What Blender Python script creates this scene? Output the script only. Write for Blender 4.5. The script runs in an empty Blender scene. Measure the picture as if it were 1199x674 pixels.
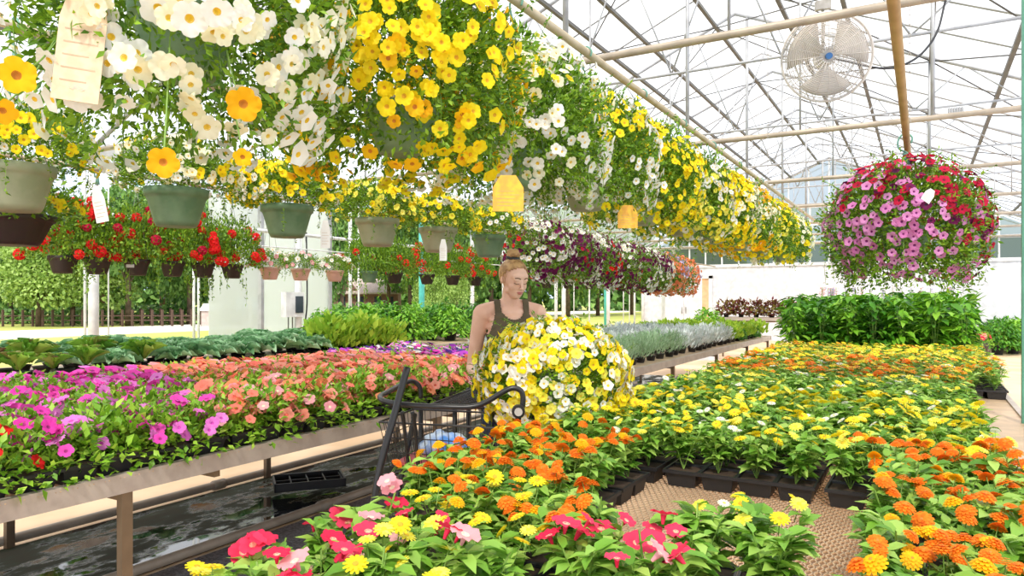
import bpy, math, random
import numpy as np
from mathutils import Vector, Matrix
PI = math.pi
rng = np.random.default_rng(7)
random.seed(7)
C = bpy.context.scene.collection
F0, HOR, CAMZ = 831.0, 350.0, 1.45
def RD(r, d): return (.8660*r-.5*d, .5*r+.8660*d)
def P(px, py, d):
    r = (px-599.5)/F0*d
    x, y = RD(r, d)
    return Vector((x, y, CAMZ+(HOR-py)/F0*d))
CAM = np.array((0, 0, CAMZ))
# ------------------------------------------------------------------ materials
MATS = {}
def newmat(name):
    m = bpy.data.materials.new(name); m.use_nodes = True
    nt = m.node_tree; b = nt.nodes['Principled BSDF']
    MATS[name] = m
    return m, nt, b
def noise_mix(nt, c1, c2, scale, lo=.4, hi=.6, detail=4, coord='Object'):
    tc = nt.nodes.new('ShaderNodeTexCoord'); n = nt.nodes.new('ShaderNodeTexNoise')
    n.inputs['Scale'].default_value = scale; n.inputs['Detail'].default_value = detail
    r = nt.nodes.new('ShaderNodeValToRGB')
    r.color_ramp.elements[0].position = lo; r.color_ramp.elements[1].position = hi
    r.color_ramp.elements[0].color = (*c1, 1); r.color_ramp.elements[1].color = (*c2, 1)
    nt.links.new(tc.outputs[coord], n.inputs['Vector']); nt.links.new(n.outputs['Fac'], r.inputs['Fac'])
    return r, n
def mat_plain(name, c, rough=.5, metal=0, c2=None, scale=6, bump=0, spec=.5):
    m, nt, b = newmat(name)
    c2 = c2 or tuple(min(1, v*.82) for v in c)
    r, n = noise_mix(nt, c, c2, scale)
    nt.links.new(r.outputs[0], b.inputs['Base Color'])
    b.inputs['Roughness'].default_value = rough; b.inputs['Metallic'].default_value = metal
    b.inputs['Specular IOR Level'].default_value = spec
    if bump:
        bp = nt.nodes.new('ShaderNodeBump'); bp.inputs['Strength'].default_value = bump; bp.inputs['Distance'].default_value = .01
        nt.links.new(n.outputs['Fac'], bp.inputs['Height']); nt.links.new(bp.outputs[0], b.inputs['Normal'])
    return m
def mat_plant(name, cols, trans=.35, rough=.45, spec=.35):
    """leaf or petal tissue: colour differs from one leaf to the next, some light passes through"""
    m, nt, b = newmat(name)
    g = nt.nodes.new('ShaderNodeNewGeometry'); oi = nt.nodes.new('ShaderNodeObjectInfo')
    add = nt.nodes.new('ShaderNodeMath'); add.operation = 'ADD'
    fr = nt.nodes.new('ShaderNodeMath'); fr.operation = 'FRACT'
    nt.links.new(g.outputs['Random Per Island'], add.inputs[0]); nt.links.new(oi.outputs['Random'], add.inputs[1])
    nt.links.new(add.outputs[0], fr.inputs[0])
    r = nt.nodes.new('ShaderNodeValToRGB'); e = r.color_ramp.elements
    while len(e) < len(cols): e.new(.5)
    for i, c in enumerate(cols):
        e[i].position = i/max(1, len(cols)-1); e[i].color = (*c, 1)
    nt.links.new(fr.outputs[0], r.inputs['Fac'])
    nt.links.new(r.outputs[0], b.inputs['Base Color'])
    b.inputs['Roughness'].default_value = rough; b.inputs['Specular IOR Level'].default_value = spec
    t = nt.nodes.new('ShaderNodeBsdfTranslucent'); nt.links.new(r.outputs[0], t.inputs['Color'])
    mx = nt.nodes.new('ShaderNodeMixShader'); mx.inputs[0].default_value = trans
    nt.links.new(b.outputs[0], mx.inputs[1]); nt.links.new(t.outputs[0], mx.inputs[2])
    nt.links.new(mx.outputs[0], nt.nodes['Material Output'].inputs['Surface'])
    return m
mat_plant('leaf_basket', [(.05,.13,.008), (.14,.30,.015), (.32,.52,.03), (.09,.20,.01)], trans=.25)
mat_plant('leaf_zinnia', [(.09,.24,.02), (.20,.42,.04), (.42,.62,.12), (.14,.34,.03)], trans=.25)
mat_plant('leaf_petunia', [(.10,.26,.015), (.24,.48,.03), (.46,.68,.08)], trans=.25)
mat_plant('leaf_dark', [(.025,.11,.006), (.06,.24,.012), (.16,.40,.03)], trans=.25)
mat_plant('leaf_bright', [(.06,.22,.01), (.18,.44,.02), (.34,.62,.06)], trans=.25)
mat_plant('leaf_cabbage', [(.12,.30,.12), (.24,.46,.22), (.40,.60,.36)], trans=.2)
mat_plant('leaf_chard', [(.06,.18,.015), (.16,.36,.03), (.34,.52,.07), (.20,.10,.05)], trans=.25)
mat_plant('leaf_silver', [(.62,.68,.66), (.78,.82,.80), (.48,.58,.50)], trans=.2)
mat_plant('leaf_rosemary', [(.25,.42,.22), (.36,.55,.30), (.50,.66,.44)], trans=.2)
mat_plant('leaf_lime', [(.22,.42,.03), (.46,.60,.06)])
mat_plant('leaf_coleus', [(.22,.03,.05), (.12,.05,.02), (.35,.30,.05)])
mat_plant('leaf_tree', [(.055,.14,.03), (.14,.29,.06), (.27,.44,.11)], trans=.3)
mat_plant('leaf_tree_pale', [(.20,.34,.06), (.34,.50,.11), (.45,.60,.18)], trans=.3)
mat_plant('stem', [(.20,.36,.06), (.30,.46,.10)], trans=.1)
PET = {  # petal colours, throat colour
 'white': ([(.88,.86,.78), (.95,.94,.88)], (.85,.55,.02)),
 'cream': ([(.93,.88,.60), (.95,.92,.74)], (.80,.55,.05)),
 'yellow': ([(.95,.72,.01), (.98,.80,.02)], (.80,.42,.01)),
 'lemon': ([(.95,.86,.06), (.97,.90,.18)], (.90,.60,.02)),
 'gold': ([(.95,.48,.01), (.98,.60,.01)], (.62,.22,.01)),
 'orange': ([(.93,.34,.01), (.96,.42,.02)], (.55,.15,.01)),
 'zorange': ([(.90,.20,.01), (.93,.30,.02), (.85,.16,.01)], (.55,.20,.02)),
 'zyellow': ([(.95,.74,.02), (.97,.82,.04)], (.75,.38,.01)),
 'zwhite': ([(.88,.88,.74), (.92,.92,.84)], (.70,.60,.10)),
 'red': ([(.78,.01,.015), (.88,.03,.02)], (.30,.02,.01)),
 'rose': ([(.84,.02,.08), (.90,.06,.14)], (.92,.45,.30)),
 'pink': ([(.90,.36,.42), (.92,.48,.50)], (.90,.80,.55)),
 'coral': ([(.93,.22,.16), (.95,.34,.24), (.95,.42,.32)], (.85,.16,.10)),
 'magenta': ([(.82,.04,.42), (.88,.10,.52)], (.35,.01,.18)),
 'orchid': ([(.80,.16,.62), (.86,.28,.72)], (.55,.05,.40)),
 'violet': ([(.42,.03,.50), (.55,.08,.62)], (.15,.0,.20)),
 'indigo': ([(.09,.03,.28), (.14,.05,.38)], (.04,.0,.1)),
 'veined': ([(.72,.22,.52), (.80,.34,.64)], (.22,.01,.16)),
 'crimson': ([(.42,.004,.03), (.62,.012,.06)], (.12,.0,.01)),
 'plum': ([(.13,.01,.07), (.22,.015,.10)], (.03,.0,.02)),
 'lilac': ([(.52,.42,.75), (.62,.52,.82)], (.8,.7,.3)),
 'salmon': ([(.92,.30,.12), (.94,.36,.18)], (.85,.2,.08)),
}
for k, (c, th) in PET.items():
    mat_plant('petal_'+k, c, trans=.32, rough=.6, spec=.2)
    mat_plain('throat_'+k, th, .7)
mat_plain('concrete', (.80,.58,.38), .75, c2=(.66,.45,.27), scale=1.1, bump=.15)
mat_plain('galv', (.52,.48,.43), .5, .35, (.42,.38,.33), 14)
mat_plain('rail_brown', (.50,.43,.37), .5, .2, (.42,.35,.30), 10)
mat_plain('leg_brown', (.22,.15,.09), .5, .3)
mat_plain('mesh_tan', (.62,.44,.28), .5, .2)
mat_plain('pvc', (.40,.32,.24), .4)
mat_plain('truss_white', (.46,.46,.47), .5, .2)
mat_plain('truss_tan', (.46,.38,.29), .5, .2)
mat_plain('purlin_grey', (.15,.14,.13), .5, .2)
mat_plain('pipe_tan', (.55,.46,.32), .45, .2, (.46,.37,.24))
mat_plain('pipe_brown', (.46,.30,.14), .45, .1, (.38,.24,.11))
mat_plain('white_paint', (.80,.80,.80), .5)
mat_plain('white_panel', (.74,.75,.78), .5)
mat_plain('teal_paint', (.10,.55,.50), .45)
mat_plain('green_post', (.10,.30,.20), .45)
mat_plain('pot_green', (.13,.24,.12), .5, c2=(.18,.29,.16), scale=12)
mat_plain('pot_sage', (.30,.34,.20), .5, c2=(.36,.38,.24), scale=12)
mat_plain('pot_brown', (.055,.035,.025), .5)
mat_plain('pot_pink', (.72,.42,.32), .6)
mat_plain('pot_black', (.018,.018,.02), .45)
mat_plain('soil', (.06,.035,.02), .9)
mat_plain('hook_green', (.16,.36,.27), .45)
mat_plain('wire', (.25,.25,.22), .4, .6)
mat_plain('tag_tan', (.80,.62,.42), .7, c2=(.72,.54,.35), scale=40)
mat_plain('tag_white', (.85,.83,.78), .6)
mat_plain('tag_yellow', (.90,.52,.04), .6, c2=(.8,.38,.05), scale=30)
mat_plain('tag_orange', (.85,.35,.14), .6)
mat_plain('cart_black', (.020,.018,.018), .35)
mat_plain('navy', (.022,.022,.065), .45)
mat_plain('cart_red', (.70,.10,.12), .45)
mat_plain('bag_blue', (.70,.80,.92), .3, c2=(.08,.28,.75), scale=9)
mat_plain('fan_white', (.72,.66,.60), .45)
mat_plain('blue_cap', (.05,.18,.45), .4)
mat_plain('cable', (.03,.03,.035), .5)
mat_plain('skin', (.82,.50,.36), .5, c2=(.76,.43,.30), scale=9)
mat_plain('hair', (.58,.34,.14), .5, c2=(.34,.17,.06), scale=35)
mat_plain('olive', (.115,.085,.045), .85)
mat_plain('denim', (.03,.045,.09), .85)
mat_plain('lips', (.62,.20,.17), .5)
mat_plain('brow', (.22,.11,.05), .8)
mat_plain('bark', (.14,.09,.06), .9, c2=(.07,.05,.03), scale=5)
mat_plain('fence_wood', (.12,.07,.05), .9)
mat_plain('house_wall', (.24,.13,.10), .8)
mat_plain('house_roof', (.50,.40,.36), .8)
mat_plain('road', (.92,.88,.82), .9)
mat_plain('sign_blue', (.10,.30,.45), .6)
mat_plain('shutter', (.80,.50,.28), .7)
mat_plain('steel_box', (.75,.77,.80), .4)
mat_plain('dark_glass', (.04,.05,.07), .2)
def lawn():
    m, nt, b = newmat('lawn')
    r, n = noise_mix(nt, (.50,.46,.13), (.33,.40,.07), .25, .35, .65)
    nt.links.new(r.outputs[0], b.inputs['Base Color']); b.inputs['Roughness'].default_value = .9
lawn()
def wet():
    m, nt, b = newmat('wet_ground')
    tc = nt.nodes.new('ShaderNodeTexCoord'); n = nt.nodes.new('ShaderNodeTexNoise'); n.inputs['Scale'].default_value = 2.3; n.inputs['Detail'].default_value = 9; n.inputs['Roughness'].default_value = .7
    mp = nt.nodes.new('ShaderNodeMapping'); mp.inputs['Scale'].default_value = (1.6, .7, 1); nt.links.new(tc.outputs['Object'], mp.inputs[0]); nt.links.new(mp.outputs[0], n.inputs['Vector'])
    for key, st in (('Base Color', [(.46, (.010, .012, .014)), (.52, (.030, .040, .014)), (.60, (.055, .050, .030))]), ('Roughness', [(.46, (.03,)*3), (.52, (.75,)*3), (.60, (.9,)*3)]), ('Specular IOR Level', [(.46, (1,)*3), (.52, (.25,)*3), (.60, (.2,)*3)])):
        r = nt.nodes.new('ShaderNodeValToRGB'); r.color_ramp.elements.new(.5)
        for e, (p_, c) in zip(r.color_ramp.elements, st): e.position = p_; e.color = (*c, 1)
        nt.links.new(n.outputs['Fac'], r.inputs['Fac']); nt.links.new(r.outputs[0], b.inputs[key])
    b.inputs['IOR'].default_value = 1.7
wet()
mat_plain('gravel', (.24,.23,.24), .8, c2=(.13,.12,.13), scale=70, bump=.6)
def film(name, col, tr, diff):
    m, nt, b = newmat(name)
    t = nt.nodes.new('ShaderNodeBsdfTransparent'); t.inputs['Color'].default_value = (*col, 1)
    s = nt.nodes.new('ShaderNodeBsdfTranslucent'); s.inputs['Color'].default_value = (*diff, 1)
    mx = nt.nodes.new('ShaderNodeMixShader'); mx.inputs[0].default_value = 1-tr
    nt.links.new(t.outputs[0], mx.inputs[1]); nt.links.new(s.outputs[0], mx.inputs[2])
    nt.links.new(mx.outputs[0], nt.nodes['Material Output'].inputs['Surface'])
film('roof_film', (.97,.97,.98), .75, (.95,.95,.96))
film('poly_clear', (.93,.94,.95), .5, (.92,.93,.94))
film('gable_poly', (.55,.60,.68), .5, (.52,.56,.66))
film('band_glass', (.42,.46,.44), .7, (.5,.55,.52))

# ------------------------------------------------------------------ geometry helpers
def link_mesh(name, me, parent=None, loc=None, rot=None, scale=None):
    o = bpy.data.objects.new(name, me); C.objects.link(o)
    if parent is not None: o.parent = parent
    if loc is not None: o.location = loc
    if rot is not None: o.rotation_euler = rot
    if scale is not None: o.scale = (scale,)*3 if isinstance(scale, (int, float)) else scale
    return o
def tag(o, label=None, cat=None, group=None, kind=None):
    if label: o['label'] = label
    if cat: o['category'] = cat
    if group: o['group'] = group
    if kind: o['kind'] = kind
    return o
def thing(name, label, cat, loc=(0, 0, 0), rz=0, group=None):
    o = bpy.data.objects.new(name, None); C.objects.link(o); o.empty_display_size = .1
    o.location = loc; o.rotation_euler = (0, 0, rz)
    return tag(o, label, cat, group)
class MB:
    def __init__(s): s.v = []; s.f = []; s.m = []; s.mi = 0
    def add(s, vs, fs):
        k = len(s.v); s.v.extend([tuple(v) for v in vs])
        s.f.extend([tuple(i+k for i in f) for f in fs]); s.m.extend([s.mi]*len(fs)); return s
    def box(s, a, b):
        (x0, y0, z0), (x1, y1, z1) = a, b
        return s.add([(x0,y0,z0),(x1,y0,z0),(x1,y1,z0),(x0,y1,z0),(x0,y0,z1),(x1,y0,z1),(x1,y1,z1),(x0,y1,z1)],
            [(0,3,2,1),(4,5,6,7),(0,1,5,4),(1,2,6,5),(2,3,7,6),(3,0,4,7)])
    def tube(s, pts, r, n=8, closed=False, cap=True):
        pts = [Vector(p) for p in pts]; m = len(pts); rs = r if isinstance(r, (list, tuple)) else [r]*m
        vs = []; up = None
        for i, p in enumerate(pts):
            if closed: t = pts[(i+1) % m]-pts[i-1]
            else: t = pts[min(i+1, m-1)]-pts[max(i-1, 0)]
            t.normalize()
            if up is None:
                up = Vector((0, 0, 1)) if abs(t.z) < .9 else Vector((1, 0, 0))
            a = t.cross(up)
            if a.length < 1e-4: a = t.cross(Vector((1, 0, 0)))
            a.normalize(); up = a.cross(t).normalized()
            for k in range(n):
                th = 2*PI*k/n; vs.append(p+a*(math.cos(th)*rs[i])+up*(math.sin(th)*rs[i]))
        fs = []
        for i in range(m if closed else m-1):
            j = (i+1) % m
            for k in range(n): fs.append((i*n+k, i*n+(k+1) % n, j*n+(k+1) % n, j*n+k))
        if cap and not closed: fs.append(tuple(range(n))[::-1]); fs.append(tuple((m-1)*n+k for k in range(n)))
        return s.add(vs, fs)
    def lathe(s, prof, n=24, c=(0, 0, 0), ripple=0, nr=0):
        vs = []
        for (r, z) in prof:
            for k in range(n):
                th = 2*PI*k/n; rr = r*(1+ripple*math.cos(nr*th))
                vs.append((c[0]+rr*math.cos(th), c[1]+rr*math.sin(th), c[2]+z))
        fs = [(i*n+k, i*n+(k+1) % n, (i+1)*n+(k+1) % n, (i+1)*n+k) for i in range(len(prof)-1) for k in range(n)]
        return s.add(vs, fs)
    def disc(s, r, z, n=24, c=(0, 0)):
        return s.add([(c[0]+r*math.cos(2*PI*k/n), c[1]+r*math.sin(2*PI*k/n), z) for k in range(n)], [tuple(range(n))])
    def ball(s, c, r, n=12, m=8):
        r = (r,)*3 if isinstance(r, (int, float)) else r
        vs = [(c[0], c[1], c[2]-r[2])]
        for i in range(1, m):
            ph = -PI/2+PI*i/m
            for k in range(n):
                th = 2*PI*k/n; vs.append((c[0]+r[0]*math.cos(ph)*math.cos(th), c[1]+r[1]*math.cos(ph)*math.sin(th), c[2]+r[2]*math.sin(ph)))
        vs.append((c[0], c[1], c[2]+r[2])); L = len(vs)-1
        fs = [(0, 1+(k+1) % n, 1+k) for k in range(n)]
        for i in range(m-2):
            for k in range(n): a = 1+i*n; fs.append((a+k, a+(k+1) % n, a+n+(k+1) % n, a+n+k))
        a = 1+(m-2)*n; fs += [(a+k, a+(k+1) % n, L) for k in range(n)]
        return s.add(vs, fs)
    def mesh(s, name, mats, smooth=True):
        me = bpy.data.meshes.new(name); me.from_pydata(s.v, [], s.f)
        for m in (mats if isinstance(mats, (list, tuple)) else [mats]): me.materials.append(MATS[m])
        me.polygons.foreach_set('material_index', s.m)
        if smooth: me.shade_smooth()
        me.update(); return me
    def build(s, name, mats, parent=None, smooth=False, **k):
        return link_mesh(name, s.mesh(name, mats, smooth), parent, **k)
def smooth_pts(pts, n=6):
    """Catmull-Rom through the points"""
    p = [Vector(q) for q in pts]; p = [p[0]*2-p[1]]+p+[p[-1]*2-p[-2]]; out = []
    for i in range(1, len(p)-2):
        for k in range(n):
            t = k/n
            out.append(.5*((2*p[i])+(p[i+1]-p[i-1])*t+(2*p[i-1]-5*p[i]+4*p[i+1]-p[i+2])*t*t+(3*p[i]-p[i-1]-3*p[i+1]+p[i+2])*t**3))
    return out+[p[-2]]
# templates: (verts Nx3, tris Mx3, matidx M); x = length, y = width, z = up
def T(v, f, m=None): return (np.array(v, float), np.array(f, int), np.array(m if m is not None else [0]*len(f), int))
LEAF_S = T([(0,0,0),(.45,.5,.06),(.5,0,-.02),(.45,-.5,.06),(1,0,-.12)], [(0,2,1),(0,3,2),(2,4,1),(3,4,2)])
LEAF_M = T([(0,0,0),(.25,.42,.08),(.28,0,0),(.25,-.42,.08),(.62,.42,.03),(.66,0,-.06),(.62,-.42,.03),(1,0,-.24)],
  [(0,2,1),(0,3,2),(1,2,5),(1,5,4),(2,3,6),(2,6,5),(4,5,7),(5,6,7)])
def leaf_wavy(seed):
    r = random.Random(seed); v = []; f = []; ns, nw = 7, 4
    for i in range(ns+1):
        t = i/ns; w = (math.sin(PI*min(1, t*.86+.12)))**.6*.5 if t > .22 else .05+t*.9
        for j in range(nw+1):
            q = j/nw*2-1
            v.append((t, q*w, .34*q*q*w*2-.26*t*t+r.uniform(-.05, .05)+(.09*math.sin(t*17+j*3) if abs(q) == 1 else 0)))
    for i in range(ns):
        for j in range(nw):
            a = i*(nw+1)+j; f += [(a, a+1, a+nw+2), (a, a+nw+2, a+nw+1)]
    return T(v, f)
LEAF_W = leaf_wavy(3)
def petunia(n=20, ruf=.045, tube=True):
    rings = [(.0, -.20), (.13, -.05), (.34, .02), (.50, .03)]
    v = [(0, 0, -.18)]; f = []; m = []
    for ri, (r, z) in enumerate(rings[1:]):
        for k in range(n):
            th = 2*PI*k/n
            rr = r*(1+((.20*(abs(math.cos(2.5*th))**.5-.75)) if ri == 2 else .02*math.cos(5*th))); zz = z+(ruf*math.sin(10*th+1) if ri == 2 else 0)
            v.append((rr*math.cos(th), rr*math.sin(th), zz))
    for k in range(n): f.append((0, 1+k, 1+(k+1) % n)); m.append(1)
    for ri in range(2):
        for k in range(n):
            a = 1+ri*n+k; b = 1+ri*n+(k+1) % n
            f += [(a, a+n, b+n), (a, b+n, b)]; m += [0, 0]
    if tube:
        b0 = len(v)
        for (r, z) in ((.12, -.06), (.05, -.42)):
            for k in range(6): v.append((r*math.cos(PI*k/3), r*math.sin(PI*k/3), z))
        for k in range(6):
            a = b0+k; b = b0+(k+1) % 6; f += [(a, a+6, b+6), (a, b+6, b)]; m += [0, 0]
    return T(v, f, m)
PETUNIA_H = petunia(30); PETUNIA_L = petunia(10, .02, False)
def rayed(layers, cen=.14, cz=.1, split=False):
    v = []; f = []; m = []
    for (n, r0, r1, z0, z1, w, off) in layers:
        for k in range(n):
            th = 2*PI*(k+off)/n; c, s_ = math.cos(th), math.sin(th); b = len(v)
            for (rr, ww, zz) in ((r0, .4, z0), (r0+(r1-r0)*.6, 1, (z0+z1)/2+.03), (r1, .55, z1)):
                for q in (-1, 1): v.append((rr*c-q*ww*w*s_, rr*s_+q*ww*w*c, zz))
            f += [(b, b+1, b+3), (b, b+3, b+2), (b+2, b+3, b+5), (b+2, b+5, b+4)]; m += [0]*4
    b = len(v); v.append((0, 0, cz+cen*.5))
    for k in range(8): v.append((cen*math.cos(PI*k/4), cen*math.sin(PI*k/4), cz))
    for k in range(8): f.append((b, b+1+k, b+1+(k+1) % 8)); m.append(1)
    b = len(v)
    for zz in (0, -1.5): v += [(.03, 0, zz), (-.015, .026, zz), (-.015, -.026, zz)]
    for k in range(3): j = (k+1) % 3; f += [(b+k, b+k+3, b+j+3), (b+k, b+j+3, b+j)]; m += [2, 2]
    return T(v, f, m)
ZINNIA = rayed([(13, .06, .50, .0, -.08, .11, 0), (12, .05, .43, .07, .02, .10, .5), (10, .04, .33, .14, .12, .09, .2), (7, .02, .2, .2, .22, .08, .6)], .07, .22)
ZINNIA_L = rayed([(8, .06, .5, .02, -.06, .17, 0), (6, .04, .34, .12, .1, .14, .5)], .1, .16)
DAISY = rayed([(13, .08, .5, .0, .02, .085, 0), (11, .08, .42, .05, .09, .075, .5)], .13, .08)
DAISY_L = rayed([(9, .08, .5, .0, .0, .12, 0)], .15, .06)
def cluster(nf=22, seed=1):
    r = random.Random(seed); v = []; f = []; m = []
    for i in range(nf):
        z = 1-1.45*(i+.5)/nf; th = i*2.39996; s_ = math.sqrt(max(0, 1-z*z)); n = Vector((s_*math.cos(th), s_*math.sin(th), z))
        a = n.orthogonal().normalized(); b = n.cross(a); ph = r.uniform(0, 6); k0 = len(v)
        v.append(tuple(n*.36))
        for k in range(10):
            t = ph+2*PI*k/10; rr = .19 if k % 2 == 0 else .12
            v.append(tuple(n*(.44 if k % 2 == 0 else .40)+a*(rr*math.cos(t))+b*(rr*math.sin(t))))
        for k in range(10): f.append((k0, k0+1+k, k0+1+(k+1) % 10)); m.append(0)
    return T(v, f, m)
CLUSTER = cluster(22); CLUSTER_L = cluster(12, 2)
FLOWERS = {'petunia': PETUNIA_H, 'petunia_small': PETUNIA_L, 'zinnia': ZINNIA, 'zinnia_small': ZINNIA_L, 'daisy': DAISY, 'daisy_small': DAISY_L,
  'cluster': CLUSTER, 'cluster_small': CLUSTER_L}
def nrm(a): return a/np.maximum(1e-9, np.linalg.norm(a, axis=-1, keepdims=True))
class NB:
    """collects instanced templates into one triangle mesh"""
    def __init__(s): s.V = []; s.F = []; s.M = []; s.k = 0; s.mats = []
    def mi(s, name):
        if name not in s.mats: s.mats.append(name)
        return s.mats.index(name)
    def put(s, tm, p, axis, up, size, width=None, mats=None):
        """tm template; p,axis,up Nx3; size,width N; mats: list of material names for template slots"""
        tv, tf, tmi = tm; n = len(p)
        if n == 0: return
        size = np.broadcast_to(size, (n,)); width = size if width is None else np.broadcast_to(width, (n,))
        X = nrm(axis); Y = nrm(np.cross(up, X)+1e-6); Z = np.cross(X, Y)
        V = (p[:, None, :]+tv[None, :, 0:1]*X[:, None, :]*size[:, None, None]+tv[None, :, 1:2]*Y[:, None, :]*width[:, None, None]
             +tv[None, :, 2:3]*Z[:, None, :]*size[:, None, None])
        Fi = tf[None]+(np.arange(n)*len(tv))[:, None, None]+s.k
        slots = np.array([s.mi(m) for m in mats])
        s.V.append(V.reshape(-1, 3)); s.F.append(Fi.reshape(-1, 3)); s.M.append(np.tile(slots[tmi], n)); s.k += n*len(tv)
    def addmb(s, mb, mat):
        tr = []
        for f in mb.f:
            for i in range(1, len(f)-1): tr.append((f[0], f[i], f[i+1]))
        s.V.append(np.array(mb.v, float)); s.F.append(np.array(tr, int)+s.k); s.M.append(np.full(len(tr), s.mi(mat))); s.k += len(mb.v)
    def mesh(s, name):
        V = np.concatenate(s.V); Fi = np.concatenate(s.F); M = np.concatenate(s.M)
        me = bpy.data.meshes.new(name); me.vertices.add(len(V)); me.vertices.foreach_set('co', V.astype(np.float32).ravel())
        me.loops.add(Fi.size); me.loops.foreach_set('vertex_index', Fi.astype(np.int32).ravel())
        me.polygons.add(len(Fi)); me.polygons.foreach_set('loop_start', np.arange(0, Fi.size, 3, dtype=np.int32))
        me.polygons.foreach_set('loop_total', np.full(len(Fi), 3, np.int32))
        for m in s.mats: me.materials.append(MATS[m])
        me.polygons.foreach_set('material_index', M.astype(np.int32)); me.update(calc_edges=True)
        return me
FM = {}
def flower_mesh(shape, col):
    if (shape, col) not in FM:
        nb = NB(); nb.put(FLOWERS[shape], np.zeros((1, 3)), np.array([[1., 0, 0]]), np.array([[0, 0, 1.]]), np.ones(1), mats=['petal_'+col, 'throat_'+col, 'stem'])
        me = nb.mesh('flower_'+shape+'_'+col)
        if 'petunia' in shape: me.shade_smooth()
        FM[(shape, col)] = me
    return FM[(shape, col)]
def rot_to(n, spin):
    q = Vector(n).to_track_quat('Z', 'Y'); return (q.to_matrix() @ Matrix.Rotation(spin, 3, 'Z')).to_euler()
def place_flower(parent, shape, col, p, n, size, name='flower'):
    return link_mesh(name, flower_mesh(shape, col), parent, p, rot_to(n, random.uniform(0, 6.28)), size)
def rand_perp(n, r):
    """unit vectors near n"""
    return nrm(n+rng.normal(0, r, n.shape))
def stems(nb, n, fn, r=.002, mat='stem'):
    mb = MB()
    for i in range(n): mb.tube(fn(i), r, 3, cap=False)
    nb.addmb(mb, mat)

# ------------------------------------------------------------------ setting
def structure(o): o['kind'] = 'structure'; return o
def plane(name, pts, mat): return MB().add(pts, [tuple(range(len(pts)))]).build(name, mat)
XL, XR, YE, RX, EZ, RZ = -9.2, 3.8, 26.0, -2.7, 3.4, 6.2
structure(MB().box((XL, -4, -.12), (XR, YE, 0)).build('floor', 'concrete'))
structure(MB().box((-4.58, -1, 0), (-3.56, 13, .012)).build('floor_wet_strip', 'wet_ground'))
structure(MB().box((-3.50, -1, 0), (-2.55, 13, .010)).build('floor_gravel_strip', 'gravel'))
structure(plane('ground', [(-400, -200, -.1), (XL, -200, -.1), (XL, 400, -.1), (-400, 400, -.1)], 'lawn'))
structure(plane('ground_beyond', [(XL, YE, -.1), (400, YE, -.1), (400, 400, -.1), (XL, 400, -.1)], 'lawn'))
structure(MB().box((-38, -60, -.11), (-30.5, 200, -.07)).build('road', 'road'))
# roof film slopes
def zr(x): return EZ+(RZ-EZ)*(1-abs(x-RX)/(RX-XL))
for (xa, xb) in ((XL, RX), (RX, XR)):
    o = plane('ceiling', [(xa, -5, zr(xa)+.06), (xb, -5, zr(xb)+.06), (xb, YE, zr(xb)+.06), (xa, YE, zr(xa)+.06)], 'roof_film'); structure(o)
# trusses
TY = [1.75+3.45*k for k in range(8)]
for ty in TY[:]:
    if ty > YE: continue
    t = thing('roof_truss', None, None, (0, 0, 0)); structure(t)
    a = MB(); a.tube([(XL, ty, 3.35), (XR, ty, 3.35)], .032, 8); a.build('bottom_chord', 'truss_tan', t, True)
    b = MB()
    zc = 4.25; x0 = XL+(zc-EZ)/(RZ-EZ)*(RX-XL); x1 = 2*RX-x0
    b.tube([(x0, ty, zc), (x1, ty, zc)], .019, 6)
    b.tube([(XL, ty, EZ), (RX, ty, RZ)], .03, 6); b.tube([(RX, ty, RZ), (XR, ty, EZ)], .03, 6)
    n = 10; xs = [XL+(XR-XL)*k/n for k in range(n+1)]
    for k in range(1, n):
        b.tube([(xs[k]+.2, ty, 3.35), (xs[k]+.2, ty, zr(xs[k]+.2))], .024 if k in (5, 7) else .013, 6)
        xm = xs[k]; b.tube([(xm, ty, min(zc, zr(xm))), ((xm+xs[k-1])/2, ty, zr((xm+xs[k-1])/2))], .012, 5)
        b.tube([(xm, ty, min(zc, zr(xm))), ((xm+xs[k+1])/2, ty, zr((xm+xs[k+1])/2))], .012, 5)
    b.build('webbing', 'truss_white', t, True)
# long braces between trusses
for i, (x, z) in enumerate([(-7.6, 0), (-6.3, 0), (-5.0, 0), (-4.4, 0), (-3.9, 0), (-3.0, 0), (-1.8, 0), (-.9, 0), (.12, 0), (1.0, 0), (2.3, 0)]):
    m = MB(); zz = zr(x)-.02
    m.box((x-.028, -4, zz-.05), (x+.028, YE, zz)); structure(m.build('purlin', 'purlin_grey'))
for i in range(len(TY)-1):
    m = MB()
    for (xa, xb) in ((-6.3, -3.0), (-3.0, .12), (.12, 2.9)):
        m.tube([(xa, TY[i], zr(xa)-.05), (xb, TY[i+1], zr(xb)-.05)], .011, 5); m.tube([(xb, TY[i], zr(xb)-.05), (xa, TY[i+1], zr(xa)-.05)], .011, 5)
    structure(m.build('wind_brace', 'purlin_grey', None, True))
for i in range(len(TY)):      # sloping glazing bars halfway between trusses
    m = MB(); y = TY[i]+1.15
    for dy in (0, 1.15):
        m.tube([(XL, y+dy, EZ+.03), (RX, y+dy, RZ+.03), (XR, y+dy, EZ+.03)], .016, 4)
    structure(m.build('rafter', 'truss_white'))
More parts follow.
